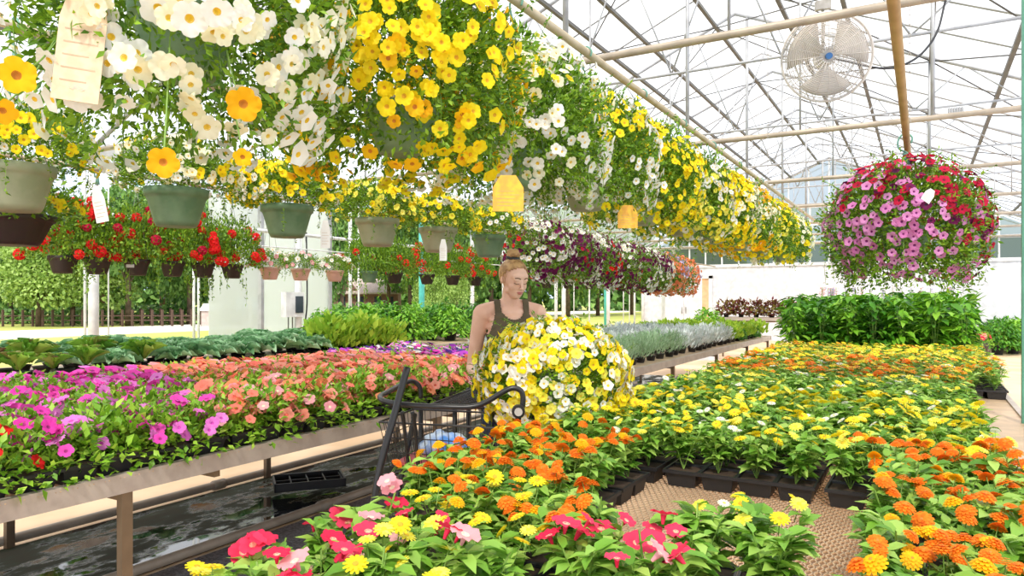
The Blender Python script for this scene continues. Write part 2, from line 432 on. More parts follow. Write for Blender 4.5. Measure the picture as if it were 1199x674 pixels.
# side wall posts + eave
for k, ty in enumerate(TY):
    m = MB(); m.tube([(XL, ty, -.1), (XL, ty, EZ)], .062, 12)
    structure(m.build('post', 'teal_paint' if k in (3,) else 'white_paint', None, True))
m = MB(); m.tube([(XL-.25, 22.9, -.1), (XL-.25, 22.9, EZ)], .085, 12); structure(m.build('post', 'teal_paint', None, True))
for (px, w, X) in ((99.5, .018, -9.5), (227, .024, -11), (232.5, .022, -11.2), (256, .016, -12.5), (132-5, .01, -9.8), (553, .05, -9.3), (651, .05, -9.3), (690, .03, -9.5), (672, .02, -9.6), (730, .02, -9.5), (737, .02, -9.5), (743, .04, -9.5), (410, .035, -10), (420, .02, -10)):
    q = (px-599.5)/F0; Y = (q*(-.5*X)-.866*X)/(.5-.866*q)
    m = MB(); m.tube([(X, Y, -.1), (X, Y, 3.5)], w, 8); structure(m.build('side_post', 'white_paint', None, True))
m = MB(); m.box((XL-.12, -4, EZ-.1), (XL+.06, YE, EZ+.06)); structure(m.build('trim_eave', 'white_paint'))
m = MB(); m.tube([(XL, -4, 2.55), (XL, YE, 2.55)], .03, 8); m.tube([(XL+.05, -4, 2.3), (XL+.05, YE, 2.3)], .012, 6); structure(m.build('side_rail', 'white_paint', None, True))
p = P(1201.2, 350, 4.0); m = MB(); m.box((p.x-.02, p.y-.02, 0), (p.x+.02, p.y+.02, 4.7)); structure(m.build('green_post', 'green_post'))
# far end wall
structure(MB().box((XL, YE, -.1), (XR, YE+.1, 2.65)).build('wall_far', 'white_panel'))
w = thing('window_1', None, None, (0, YE, 0)); structure(w)
MB().box((XL, .0, 2.65), (XR, .03, 3.4)).add([(XL+.6, .0, 3.4), (XR-.6, .0, 3.4), (XR-2.9, .0, 4.6), (XL+2.9, .0, 4.6)], [(0, 1, 2, 3)]).build('pane', 'band_glass', w)
m = MB()
for z in (2.65, 3.35, 4.0, 4.6): m.box((XL, -.05, z-.05), (XR, .02, z+.05))
for k in range(23): x = XL+(XR-XL)*k/22; m.box((x-.025, -.04, 2.65), (x+.025, .02, min(4.6, zr(x))))
m.build('window_frame', 'white_paint', w)
g = thing('wall_gable', None, None, (0, YE, 0)); structure(g)
MB().add([(XL+2.9, .05, 4.6), (XR-2.9, .05, 4.6), (RX, .05, RZ)], [(0, 1, 2)]).build('gable_panel', 'gable_poly', g)
m = MB()
for k in range(11):
    x = RX-3.2+.64*k; m.box((x-.02, -.02, 4.6), (x+.02, .04, zr(x)))
m.tube([(XL, 0, EZ), (RX, 0, RZ), (XR, 0, EZ)], .06, 6); m.build('gable_frame', 'white_paint', g)
d = thing('door_1', None, None, (-7.5, YE-.02, 0)); structure(d)
MB().box((-.8, -.05, 0), (.8, 0, 2.2)).build('door_panel', 'shutter', d)
m = MB(); m.box((-.92, -.1, 0), (-.8, 0, 2.3)); m.box((.8, -.1, 0), (.92, 0, 2.3)); m.box((-.92, -.1, 2.2), (.92, 0, 2.32)); m.build('door_frame', 'white_paint', d)
for (px, dd, ww, hh, nm, lb) in ((798, 22.5, 1.15, 2.15, 'storage_cabinet', 'white metal cabinet standing at the far end wall beside the orange door'),):
    q = P(px, 380, dd); t = thing(nm, lb, 'cabinet', (q.x, q.y, 0), .5)
    MB().box((-ww/2, -.3, .0), (ww/2, .3, hh)).build('body', 'white_panel', t)
    for s_ in (-1, 1):
        dr = MB().box((min(0, s_*ww/2)+.01, -.33, .1), (max(0, s_*ww/2)-.01, -.3, hh-.05)).build('door', 'white_paint', t)
        MB().box((s_*.06-.01, -.36, 1.0), (s_*.06+.01, -.33, 1.2)).build('handle', 'wire', dr)
# clear vestibule at the open side
v = thing('wall_vestibule', None, None); structure(v)
def sidepx(px, X): q = (px-599.5)/F0; return (q*(-.5*X)-.866*X)/(.5-.866*q)
ya, yb = sidepx(306, -9.3), sidepx(386, -9.3)
m = MB()
for y in (ya, (ya+yb)/2, yb): m.box((-9.35, y-.03, -.1), (-9.27, y+.03, 3.3))
m.box((-9.35, ya, 2.0-.0), (-9.27, yb, 2.05)); m.box((-9.35, ya, .0), (-9.27, yb, .06)); m.box((-9.35, ya, 3.2), (-9.27, yb, 3.3)); m.build('vestibule_frame', 'truss_white', v)
MB().box((-9.32, ya, 0), (-9.30, yb, 3.25)).build('clear_panel', 'poly_clear', v)
MB().box((-10.6, ya, 0), (-9.36, ya+.02, 3.25)).box((-10.6, yb, 0), (-9.36, yb+.02, 3.25)).box((-10.62, ya, 0), (-10.6, yb, 3.25)).build('side_panel', 'poly_clear', v)
q = P(343, 353, 11.15)
t = thing('control_box', 'small white electrical control box mounted on the clear panel behind the pink pots', 'electrical box', (-9.19, sidepx(343, -9.19), 1.3), PI/2)
MB().box((-.20, -.06, -.15), (.20, .06, .27)).build('housing', 'white_paint', t)
MB().box((.0, -.075, -.08), (.16, -.06, .2)).build('screen', 'dark_glass', t)
m = MB()
for k in range(3): m.tube([(-.1+.09*k, 0, -.15), (-.1+.09*k, 0, -.55), (-.05+.06*k, 0, -.8)], .012, 5)
m.build('conduit', 'wire', t)
m = MB(); m.tube(smooth_pts([(.3, 0, 1.3), (.32, 0, .4), (.3, 0, -.1), (.18, 0, -.5), (0, 0, -.75)]), .014, 6); m.build('cable', 'cable', t)

# ------------------------------------------------------------------ overhead pipes
def pipe_y(name, label, X, z, y0, y1, r, mat):
    m = MB(); m.tube([(X, y0, z), (X, y1, z)], r, 12); return tag(m.build(name, mat, None, True), label, 'pipe')
R1X, R1Z, R2X, R2Z, R3X, R3Z = -1.85, 3.02, -3.48, 2.66, -5.5, 2.45
pipe_y('hanging_pipe', 'pale steel pipe carrying the big yellow and white baskets', R1X, R1Z, -1, 22, .026, 'pipe_tan')
pipe_y('hanging_pipe', 'steel pipe above the green-potted yellow baskets of the middle row', R2X, R2Z, -1, 14, .022, 'pipe_tan')
pipe_y('hanging_pipe', 'steel pipe above the small red-flowered pots by the open side', R3X, R3Z, -1, 22, .02, 'pipe_tan')
pipe_y('hanging_pipe', 'brown pipe carrying the single pink and crimson petunia basket', -.08, 2.42, 1.2, 14, .02, 'pipe_brown')
def chain(px, y0, y1, d, lab):
    m = MB(); a = P(px, y0, d); b = P(px, y1, d); n = int((a-b).length/.035)
    for k in range(n):
        c = a.lerp(b, (k+.5)/n); pts = []
        for j in range(8):
            th = 2*PI*j/8; u = math.cos(th)*.008; w_ = math.sin(th)*.021
            pts.append((c.x+(u if k % 2 else 0), c.y+(0 if k % 2 else u), c.z+w_))
        m.tube(pts, .0022, 4, closed=True)
    tag(m.build('chain', 'galv', None, True), lab, 'chain')
chain(1065, -110, 150, 5.3, 'thin steel chain hanging just right of the brown pipe')
chain(899, -130, 220, 8.0, 'long thin chain hanging left of the round white fan')

# ------------------------------------------------------------------ fan
def make_fan():
    c = P(968, 67, 5.0)
    t = thing('circulation_fan', 'round off-white caged circulation fan hung from the roof truss', 'fan', c)
    d = (Vector((0, 0, CAMZ+.5))-c); t.rotation_euler = (d.to_track_quat('Y', 'Z').to_matrix() @ Matrix.Rotation(.18, 3, 'Z')).to_euler()
    R = .30
    def circ(r, y, n=40): return [(r*math.cos(2*PI*k/n), y, r*math.sin(2*PI*k/n)) for k in range(n)]
    m = MB()
    for r in np.linspace(.05, R, 22): m.tube(circ(r, .085*(1-(r/R)**4)+.0), .0022, 4, closed=True)
    for k in range(20):
        th = 2*PI*k/20; m.tube([(r*math.cos(th), .087*(1-(r/R)**4), r*math.sin(th)) for r in (.04, .12, .2, .26, R)], .0025, 4)
    m.build('front_guard', 'fan_white', t, True)
    m = MB()
    for r in np.linspace(.05, R, 11): m.tube(circ(r, -.085*(1-(r/R)**4)-.0), .0022, 4, closed=True)
    for k in range(12):
        th = 2*PI*k/12; m.tube([(r*math.cos(th), -.087*(1-(r/R)**4), r*math.sin(th)) for r in (.04, .12, .2, .26, R)], .0025, 4)
    m.build('rear_guard', 'fan_white', t, True)
    m = MB(); m.tube(circ(R, 0), .009, 6, closed=True); m.build('rim', 'fan_white', t, True)
    for k in range(3):
        a0 = 2*PI*k/3+.55; v = []; f = []; nr, na = 6, 5
        for i in range(nr+1):
            r = .05+.215*i/nr; half = .34+.42*math.sin(PI*.5*i/nr)
            for j in range(na+1):
                q = j/na*2-1; th = a0+q*half; v.append((r*math.cos(th), q*.035, r*math.sin(th)))
        for i in range(nr):
            for j in range(na): a = i*(na+1)+j; f.append((a, a+1, a+na+2, a+na+1))
        b = MB(); b.add(v, f); o = b.build('blade', 'fan_white', t, True); sd = o.modifiers.new('s', 'SOLIDIFY'); sd.thickness = .004
    m = MB(); m.tube([(0, -.05, 0), (0, .05, 0)], .045, 16); m.build('hub', 'fan_white', t)
    m = MB(); m.tube([(0, .05, 0), (0, .096, 0)], .022, 16); m.build('badge', 'blue_cap', t)
    m = MB(); m.tube([(0, -.2, 0), (0, -.06, 0)], .06, 16); m.build('motor', 'fan_white', t)
    m = MB(); m.tube([(0, -.14, 0), (0, -.14, .38)], .012, 8); m.box((-.05, -.18, .34), (.05, -.10, .40)); m.build('bracket', 'galv', t)
    pts = [P(px, py, dd) for px, py, dd in ((1116, -40, 5.2), (1106, 5, 5.2), (1097, 38, 5.15), (1080, 62, 5.1), (1060, 75, 5.1), (1040, 80, 5.1), (1018, 78, 5.1), (992, 72, 5.13), (972, 68, 5.16))]
    m = MB(); m.tube(smooth_pts(pts), .0085, 6); tag(m.build('power_cable', 'cable', None, True), 'black power cable looping down to the round fan', 'cable')
make_fan()
q = P(1119, 133, 8.3); t = thing('sensor_box', 'small pale finned box clipped to the second roof pipe', 'sensor', q, .1)
m = MB()
for k in range(6): m.box((-.075+.026*k, -.03, -.04), (-.06+.026*k, .03, .07))
m.box((-.075, -.02, -.03), (.08, .02, .06)); m.build('casing', 'truss_white', t)

# ------------------------------------------------------------------ benches
def bench(label, x0, x1, y0, y1, zt=.75, legs=None, mesh_step=.03, rail='rail_brown', mesh_to=None, cover=None):
    t = thing('display_bench', label, 'bench', ((x0+x1)/2, (y0+y1)/2, 0)); hx, hy = (x1-x0)/2, (y1-y0)/2
    for (a, b) in (((-hx, -hy), (-hx+.035, hy)), ((hx-.035, -hy), (hx, hy)), ((-hx, -hy), (hx, -hy+.035)), ((-hx, hy-.035), (hx, hy))):
        MB().box((a[0], a[1], zt-.065), (b[0], b[1], zt+.012)).build('rail', rail, t)
    # expanded metal: two crossing families of thin flat strips
    m = MB(); s = mesh_step; k = 0; my = mesh_to-(y0+y1)/2 if mesh_to else hy; th = .0022
    for fam in (1, -1):
        c = -hx-2*hy*2
        n = int((2*hx+(my+hy)*.5)/s)+2
        for i in range(n):
            # line x = xs + fam*(y+hy)*.5
            xs = (-hx-(my+hy)*.5+i*s) if fam == 1 else (-hx+i*s)
            ys = []
            ya, yb_ = -hy, my
            def xat(y): return xs+fam*(y+hy)*.5
            # clip to x range
            pa = ya; pb = yb_
            if fam == 1:
                if xat(ya) < -hx: pa = ya+(-hx-xat(ya))*2
                if xat(yb_) > hx: pb = ya+(hx-xs)*2
            else:
                if xat(ya) > hx: pa = ya+(xs-hx)*2
                if xat(yb_) < -hx: pb = ya+(xs+hx)*2
            if pb-pa < .01: continue
            A = (xat(pa), pa); B = (xat(pb), pb)
            m.add([(A[0]-th, A[1], zt), (A[0]+th, A[1], zt), (B[0]+th, B[1], zt), (B[0]-th, B[1], zt),
                   (A[0]-th, A[1], zt-.004), (A[0]+th, A[1], zt-.004), (B[0]+th, B[1], zt-.004), (B[0]-th, B[1], zt-.004)],
                  [(0, 1, 2, 3), (7, 6, 5, 4), (0, 3, 7, 4), (1, 5, 6, 2)])
    m.build('mesh_top', 'mesh_tan', t)
    if mesh_to and mesh_to < y1:
        MB().box((-hx+.03, my, zt-.006), (hx-.03, hy-.03, zt)).build('mesh_top', 'mesh_tan', t)
    for (lx, ly) in legs:
        MB().box((lx-.018-t.location.x, ly-.022-t.location.y, 0), (lx+.018-t.location.x, ly+.022-t.location.y, zt-.06)).build('leg', 'leg_brown', t)
    for ly in sorted({l[1] for l in legs}):
        MB().box((-hx+.03, ly-.015-t.location.y, zt-.10), (hx-.03, ly+.015-t.location.y, zt-.06)).build('cross_bar', 'leg_brown', t)
    return t
def ypx(px, X): return sidepx(px, X)
BX0, BX1 = -4.62, -2.72
lf = [ypx(147, -2.74), ypx(147, -2.74)+2.1, 5.6]; lb = [ypx(13, -4.56), ypx(315, -4.56), 5.6]
bench('long brown metal bench carrying the magenta and coral petunias', BX0, BX1, .1, 5.85, legs=[(-2.745, y) for y in lf]+[(-4.58, y) for y in lb], mesh_to=3.2)
bench('far metal bench holding silver dusty miller and rosemary', -4.35, -2.45, 6.35, 14.0, legs=[(x, y) for x in (-2.48, -4.3) for y in (6.5, 8.0, 10, 12, 13.8)], mesh_to=6.9)
bench('low side bench of cabbages and leafy greens before the open wall', -8.0, -6.35, 2.0, 17.5, legs=[(x, y) for x in (-6.4, -7.95) for y in (2.2, 5, 8, 11, 14, 17)], mesh_to=2.6)
bench('front mesh-topped bench crowded with orange and yellow zinnias', -1.42, .54, .75, 12.6, legs=[(x, y) for x in (-1.38, .42) for y in (.8, 3.2, 5.6, 8.0, 10.4, 12.5)], mesh_to=3.6, mesh_step=.022)
for X, y0, lab in ((-4.62, -1, 'long brown pipe along the floor under the back of the petunia bench'), (-3.53, -1, 'tan pipe on the floor between wet ground and gravel')):
    m = MB(); m.tube([(X, y0, .045), (X, 13, .045)], .028, 10)
    for k in range(6): m.tube([(X, 1.4+2.1*k, .045), (X, 1.5+2.1*k, .045)], .037, 10)
    tag(m.build('floor_pipe', 'pvc', None, True), lab, 'pipe')
# empty black tray on the floor under the petunia bench
# ------------------------------------------------------------------ flats
def tray_mesh(nx=4, ny=2, L=.53, W=.27, H=.062):
    m = MB(); m.mi = 0
    m.add([(-L/2, -W/2, H), (L/2, -W/2, H), (L/2, W/2, H), (-L/2, W/2, H), (-L/2, -W/2, H-.012), (L/2, -W/2, H-.012), (L/2, W/2, H-.012), (-L/2, W/2, H-.012)],
          [(0, 1, 5, 4), (1, 2, 6, 5), (2, 3, 7, 6), (3, 0, 4, 7)])
    cx, cy = L/nx, W/ny
    for i in range(nx):
        for j in range(ny):
            x, y = -L/2+cx*(i+.5), -W/2+cy*(j+.5); a, b = cx*.47, cy*.47
            ring = lambda s, z: [(x-a*s, y-b*s, z), (x+a*s, y-b*s, z), (x+a*s, y+b*s, z), (x-a*s, y+b*s, z)]
            m.mi = 0
            m.add(ring(1.06, H)+ring(.95, H)+ring(.78, 0), [(0, 1, 5, 4), (1, 2, 6, 5), (2, 3, 7, 6), (3, 0, 4, 7), (4, 5, 9, 8), (5, 6, 10, 9), (6, 7, 11, 10), (7, 4, 8, 11), (8, 9, 10, 11)])
            m.mi = 1; m.add(ring(.94, H-.008), [(0, 1, 2, 3)])
    return m.mesh('tray', ['pot_black', 'soil'], False)
TRAY = tray_mesh()
TRAY_S = tray_mesh(2, 2, .27, .27, .062)
TRAY3 = tray_mesh(3, 2, .56, .30, .07)
def empty_tray():
    q = P(362, 563, 5.4); t = thing('nursery_tray', 'empty black nursery tray lying on the floor under the petunia bench', 'tray', (q.x+.1, q.y-.1, .075), .9)
    m = MB(); L, W, H = .25, .15, .06
    for (a, b) in (((-L, -W), (L, -W+.012)), ((-L, W-.012), (L, W)), ((-L, -W), (-L+.012, W)), ((L-.012, -W), (L, W))): m.box((a[0], a[1], 0), (b[0], b[1], H))
    m.box((-L, -W, 0), (L, W, .006)); m.build('shell', 'pot_black', t)
    m = MB()
    for k in range(1, 5): m.box((-L+.12*k-.004, -W, .006), (-L+.12*k+.004, W, H-.012))
    m.box((-L, -.004, .006), (L, .004, H-.012)); m.build('dividers', 'pot_black', t)
empty_tray()
def veg_mesh(name, kind, seed):
    """one plant's leaves and stems; base at z=0"""
    global rng
    rng = np.random.default_rng(seed*31+len(kind)); nb = NB()
    if kind in ('zinnia', 'zinnia_far'):
        n = 120 if kind == 'zinnia' else 48; h = .17; st = 7
        ang = rng.uniform(0, 6.28, st); tips = np.stack([np.cos(ang)*rng.uniform(.02, .085, st), np.sin(ang)*rng.uniform(.02, .085, st), rng.uniform(.11, .165, st)], 1)
        si = rng.integers(0, st, n); tt = rng.uniform(.25, 1, n)
        p = tips[si]*np.stack([tt**1.1, tt**1.1, tt], 1); a = rng.uniform(0, 6.28, n)
        ax = np.stack([np.cos(a), np.sin(a), rng.uniform(-.15, .7, n)], 1)
        L = rng.uniform(.034, .060, n)*(1.25 if kind != 'zinnia' else 1)
        nb.put(LEAF_M if kind == 'zinnia' else LEAF_S, p, ax, rand_perp(np.tile([[0, 0, 1.]], (n, 1)), .25), L, L*.52, ['leaf_zinnia'])
        stems(nb, st, lambda i: [(0, 0, 0), tuple(tips[i]*.5*np.array([.8, .8, 1])), tuple(tips[i])], .0022)
    elif kind in ('petunia', 'petunia_far'):
        n = 270 if kind == 'petunia' else 100; d = nrm(rng.normal(0, 1, (n, 3))); d[:, 2] = np.abs(d[:, 2])
        rr = rng.uniform(.35, 1, n)**.6
        p = d*rr[:, None]*np.array([.155, .155, .18])+np.array([0, 0, .01]); p[:, 2] -= .075*np.clip((rr-.55)/.45, 0, 1)*(d[:, 2] < .6)
        ax = nrm(d+rng.normal(0, .5, (n, 3))); L = rng.uniform(.03, .05, n)
        nb.put(LEAF_S, p, ax, rand_perp(np.tile([[0, 0, 1.]], (n, 1))+d*.5, .4), L, L*.55, ['leaf_petunia'])
    elif kind == 'tallgreen':
        n = 150; a = rng.uniform(0, 6.28, n); z = rng.uniform(.08, .62, n); r = rng.uniform(.02, .17, n)*np.sqrt(np.clip(1.3-z, 0, 1))
        p = np.stack([np.cos(a)*r, np.sin(a)*r, z], 1); a2 = a+rng.normal(0, .5, n)
        ax = np.stack([np.cos(a2), np.sin(a2), rng.uniform(-.6, .35, n)], 1); L = rng.uniform(.09, .15, n)
        nb.put(LEAF_M, p, ax, rand_perp(np.tile([[0, 0, 1.]], (n, 1)), .2), L, L*.5, ['leaf_bright' if seed % 2 else 'leaf_dark'])
        stems(nb, 4, lambda i: [(0, 0, 0), (.05*math.cos(i*1.6), .05*math.sin(i*1.6), .55)], .004)
    elif kind == 'bush':
        n = 650; d = nrm(rng.normal(0, 1, (n, 3))); d[:, 2] = np.abs(d[:, 2])-.15
        p = d*(rng.uniform(.45, 1, n)**.5)[:, None]*np.array([.33, .33, .50])+np.array([0, 0, .05])
        ax = nrm(d*np.array([1, 1, .2])+rng.normal(0, .4, (n, 3))+np.array([0, 0, -.3])); L = rng.uniform(.06, .10, n)
        nb.put(LEAF_M, p, ax, rand_perp(d+np.array([0, 0, .7]), .3), L, L*.5, ['leaf_dark' if seed % 2 else 'leaf_bright'])
        stems(nb, 5, lambda i: [(0, 0, -.1), (.15*math.cos(i*1.3), .15*math.sin(i*1.3), .35)], .005)
    elif kind in ('cabbage', 'chard'):
        n = 30 if kind == 'cabbage' else 46; a = np.arange(n)*2.4+rng.uniform(0, .5, n); t = np.arange(n)/n
        el = t*.9+(.30 if kind == 'cabbage' else .85)+rng.uniform(-.1, .1, n)
        ax = np.stack([np.cos(a)*np.cos(el), np.sin(a)*np.cos(el), np.sin(el)], 1)
        p = ax*.02+np.array([0, 0, .04]); L = rng.uniform(.15, .21, n)*(1-.30*t)
        if kind == 'chard': L = L*.88
        up = np.stack([-np.cos(a)*np.sin(el), -np.sin(a)*np.sin(el), np.cos(el)], 1)
        nb.put(LEAF_W, p, ax, up, L, L*(.62 if kind == 'cabbage' else .42), ['leaf_cabbage' if kind == 'cabbage' else 'leaf_chard'])
    elif kind in ('silver', 'rosemary', 'lime'):
        n = 190; a = rng.uniform(0, 6.28, n); r = rng.uniform(0, .15, n); z = rng.uniform(.02, .22, n)*(1-r*2)
        p = np.stack([np.cos(a)*r, np.sin(a)*r, z], 1)
        ax = np.stack([np.cos(a)*rng.uniform(.1, .8, n), np.sin(a)*rng.uniform(.1, .8, n), rng.uniform(.4, 1.1, n)], 1)
        L = rng.uniform(.05, .085, n); wd = {'silver': .3, 'rosemary': .12, 'lime': .5}[kind]
        nb.put(LEAF_S, p, ax, rand_perp(np.tile([[0, 0, 1.]], (n, 1)), .8), L, L*wd+.003, ['leaf_'+kind])
    elif kind == 'grassy':
        n = 90; a = rng.uniform(0, 6.28, n); p = np.stack([np.cos(a)*.05, np.sin(a)*.05, np.zeros(n)+rng.uniform(0, .3, n)], 1)
        ax = np.stack([np.cos(a)*.35, np.sin(a)*.35, rng.uniform(.7, 1.1, n)], 1); L = rng.uniform(.25, .45, n)
        nb.put(LEAF_M, p, ax, np.stack([-np.cos(a), -np.sin(a), np.full(n, .4)], 1), L, L*.07, ['leaf_bright'])
    return nb.mesh(name)
VEG = {}
def veg(kind, i):
    if (kind, i) not in VEG: VEG[(kind, i)] = veg_mesh('foliage_'+kind, kind, i)
    return VEG[(kind, i)]
def baked_mesh(kind, i, shape, cols, nf, size, hz, rad):
    """a far plant: foliage and its blooms in one mesh"""
    key = ('baked', kind, i, shape, tuple(cols))
    if key in VEG: return VEG[key]
    base = veg(kind, i); nb = NB()
    V = np.empty(len(base.vertices)*3, np.float32); base.vertices.foreach_get('co', V)
    Fi = np.empty(len(base.loops), np.int32); base.loops.foreach_get('vertex_index', Fi)
    Mi = np.empty(len(base.polygons), np.int32); base.polygons.foreach_get('material_index', Mi)
    names = [m.name for m in base.materials]; sl = np.array([nb.mi(n) for n in names])
    nb.V.append(V.reshape(-1, 3).astype(float)); nb.F.append(Fi.reshape(-1, 3).astype(int)); nb.M.append(sl[Mi]); nb.k = len(base.vertices)
    r = np.random.default_rng(i*17+len(shape))
    for q in range(nf):
        a, rr = r.uniform(0, 6.28), rad*math.sqrt(r.uniform(0, 1)); c = cols[int(r.integers(0, len(cols)))]
        p = np.array([[rr*math.cos(a), rr*math.sin(a), hz+r.uniform(-.03, .02)-rr*.3]])
        up = nrm(np.array([[math.cos(a)*rr*3+r.normal(0, .2), math.sin(a)*rr*3-.15+r.normal(0, .2), 1.]]))
        nb.put(FLOWERS[shape], p, np.cross(up, [[.3, .9, .1]]), up, np.array([size*r.uniform(.85, 1.2)]), mats=['petal_'+c, 'throat_'+c, 'stem'])
    VEG[key] = nb.mesh('plant_'+kind); return VEG[key]
def flat(label, x, y, z, rz, kind, fl, group, near=True, nx=4, ny=2, tray=None, hs=1.0, jit=.012, cat='tray of plants', cellskip=()):
    """fl: list of dicts per choice: shape, cols, n, size"""
    t = thing('plant_flat', label, cat, (x, y, z), rz, group)
    tr = tray or TRAY
    link_mesh('tray', tr, t); L, W, H = (.53, .27, .062) if tr is TRAY else (.27, .27, .062) if tr is TRAY_S else (.56, .30, .07)
    for i in range(nx):
        for j in range(ny):
            f = random.choice(fl) if isinstance(fl, list) else fl(x, y)
            lx, ly = -L/2+L/nx*(i+.5)+random.uniform(-jit, jit), -W/2+W/ny*(j+.5)+random.uniform(-jit, jit)
            s = random.uniform(.88, 1.15)*hs; k = random.randrange(4); rot = random.uniform(0, 6.28)
            pet = kind == 'petunia'
            if near:
                pl = link_mesh('plant', veg(kind, k), t, (lx, ly, H-.01), (random.uniform(-.12, .12), random.uniform(-.12, .12), rot), s)
                nf = f['n'] if isinstance(f['n'], int) else random.randint(*f['n'])
                for q in range(nf):
                    a = random.uniform(0, 6.28); rr = (.17 if pet else .075)*math.sqrt(random.random())
                    hz = (.200-rr*rr*5.2) if pet else random.uniform(.150, .195)-rr*.35
                    # lean outwards, a little to the light
                    n = Vector((math.cos(a)*rr*(9 if pet else 3)+random.gauss(0, .35), math.sin(a)*rr*(9 if pet else 3)+random.gauss(-.25, .35), 1)).normalized()
                    p_ = (rr*math.cos(a), rr*math.sin(a), hz)
                    sz = f['size']*random.uniform(.82, 1.18)
                    place_flower(pl, f['shape'], random.choice(f['cols']), p_, n, sz/s)
            elif f['n'] == 0:
                link_mesh('plant', veg(kind, k), t, (lx, ly, H-.01), (0, 0, rot), s)
            else:
                nn = f['n'] if isinstance(f['n'], int) else f['n'][1]
                me = baked_mesh(kind+'_far' if kind in ('zinnia', 'petunia') else kind, k, f['shape']+'_small', f['cols'], nn, f['size']*1.1, .19 if pet else .165, .12 if pet else .08)
                link_mesh('plant', me, t, (lx, ly, H-.01), (0, 0, rot*.3), s)
    return t
ZO = dict(shape='zinnia', cols=['zorange', 'zorange', 'zorange', 'gold'], n=(5, 8), size=.042)
ZY = dict(shape='daisy', cols=['zyellow', 'zyellow', 'lemon'], n=(4, 6), size=.043)
ZW = dict(shape='daisy', cols=['zwhite', 'zwhite', 'lemon'], n=(2, 3), size=.036)
ZMIX = dict(shape='daisy', cols=['zyellow', 'gold', 'orange', 'orange'], n=(4, 6), size=.042)
RV = dict(shape='petunia', cols=['rose', 'rose', 'rose', 'pink'], n=(3, 5), size=.054)
GR = dict(shape='daisy', cols=['zwhite'], n=0, size=.04)
ZB = .752
ORD = ['front', 'second', 'third', 'fourth', 'fifth', 'sixth', 'seventh', 'eighth', 'ninth', 'tenth', 'eleventh', 'twelfth', 'thirteenth', 'fourteenth', 'fifteenth', 'sixteenth', 'seventeenth', 'eighteenth', 'nineteenth', 'twentieth', 'twenty-first', 'twenty-second', 'twenty-third', 'twenty-fourth']
SIDE3 = ['left', 'middle', 'right']
# front left block
def zone_fl(lst): return lst
rowsL = [.93, 1.22, 1.51, 1.80, 2.09, 2.38]
nmL = ['nearest the camera', 'second from the front', 'third from the front', 'fourth from the front', 'fifth from the front', 'beside the cart']
for i, y in enumerate(rowsL):
    for j, x in enumerate((-.93,) if i < 2 else (-.90,) if i < 3 else (-1.13,)):
        if i == 0: fl = [RV, RV, ZY, RV]
        elif i == 1: fl = [RV, ZY, RV, ZY] if j == 0 else [RV, RV, RV, ZO]
        elif i == 2: fl = [ZY, ZY, ZO]
        else: fl = [ZO]
        nm = {0: 'red and yellow flowers', 1: 'red, pink and yellow flowers', 2: 'yellow and orange zinnias'}.get(i, 'orange zinnias')
        flat(f'flat of {nm} in the left front block, {nmL[i]}', x, y, ZB, 0, 'zinnia', fl, 'flats of the left front block', hs=1.05 if i < 2 else 1.0)
flat('small pack of red vinca at the inner corner of the left front block', -.52, 1.38, ZB, 0, 'zinnia', [RV], 'flats of the left front block', nx=2, ny=2, hs=1.05, tray=TRAY_S)
# orange ones stepping out toward the open mesh
for i, (x, y, rz) in enumerate([]):
    flat(['black flat of orange zinnias set lengthwise, its cells facing the bare mesh', 'black flat of orange zinnias set lengthwise next to the yellow block'][i], x, y, ZB, rz, 'zinnia', [ZO], 'flats of the left front block')
# right front block
for i, y in enumerate([1.36, 1.65, 1.94, 2.23, 2.52]):
    x = .145
    fl = [ZO, ZO, ZO, GR] if i > 0 else [ZO, GR, ZO]
    flat(f'black flat of orange zinnias in the right front block, {nmL[i] if i else "nearest the camera"}', x, y, ZB, 0, 'zinnia', fl, 'flats of the right front block', hs=1.05)
for i, y in enumerate([2.30, 2.57]):
    pass
# lone small pack in front of the bare mesh
flat('small black pack of mostly green zinnias alone on the bare mesh', -.36, 1.60, ZB, .12, 'zinnia', [ZW, GR, ZY], 'flats of the right front block', nx=2, ny=2, hs=1.15, tray=TRAY_S)
# the continuous rows
yy = 2.72
rows = []
while yy < 8.6: rows.append(yy); yy += .283
for i, y in enumerate(rows):
    for j, x in enumerate((-1.13, -.575, -.02) if i else (-1.13, -.575, -.02)):
        if i < 5: fl = [ZY, ZY, ZY, ZW] ; nm = 'yellow zinnias'
        elif i < 9: fl = [ZW, ZW, ZY, GR]; nm = 'cream and yellow zinnias'
        elif i < 14: fl = [ZMIX, ZMIX, ZO, ZW]; nm = 'orange and yellow zinnias'
        else: fl = [ZMIX, ZY, ZY]; nm = 'yellow and gold zinnias'
        if i < 1 and j == 2: fl = [ZO, ZO, ZY]; nm = 'orange and yellow zinnias'
        lab = f'flat of {nm}, {SIDE3[j]} in the {ORD[i]} row of the long block'
        flat(lab, x+random.uniform(-.012, .012), y, ZB, random.uniform(-.02, .02), 'zinnia', fl, 'flats in the long block of the front bench', near=i < 6)
    if i % 2 == 0 and i > 11:
        flat(f'lengthwise flat of {nm} at the right bench edge beside the {ORD[i]} row', .385, y+.1, ZB, PI/2, 'zinnia', fl, 'flats along the right edge of the front bench', near=i < 7)
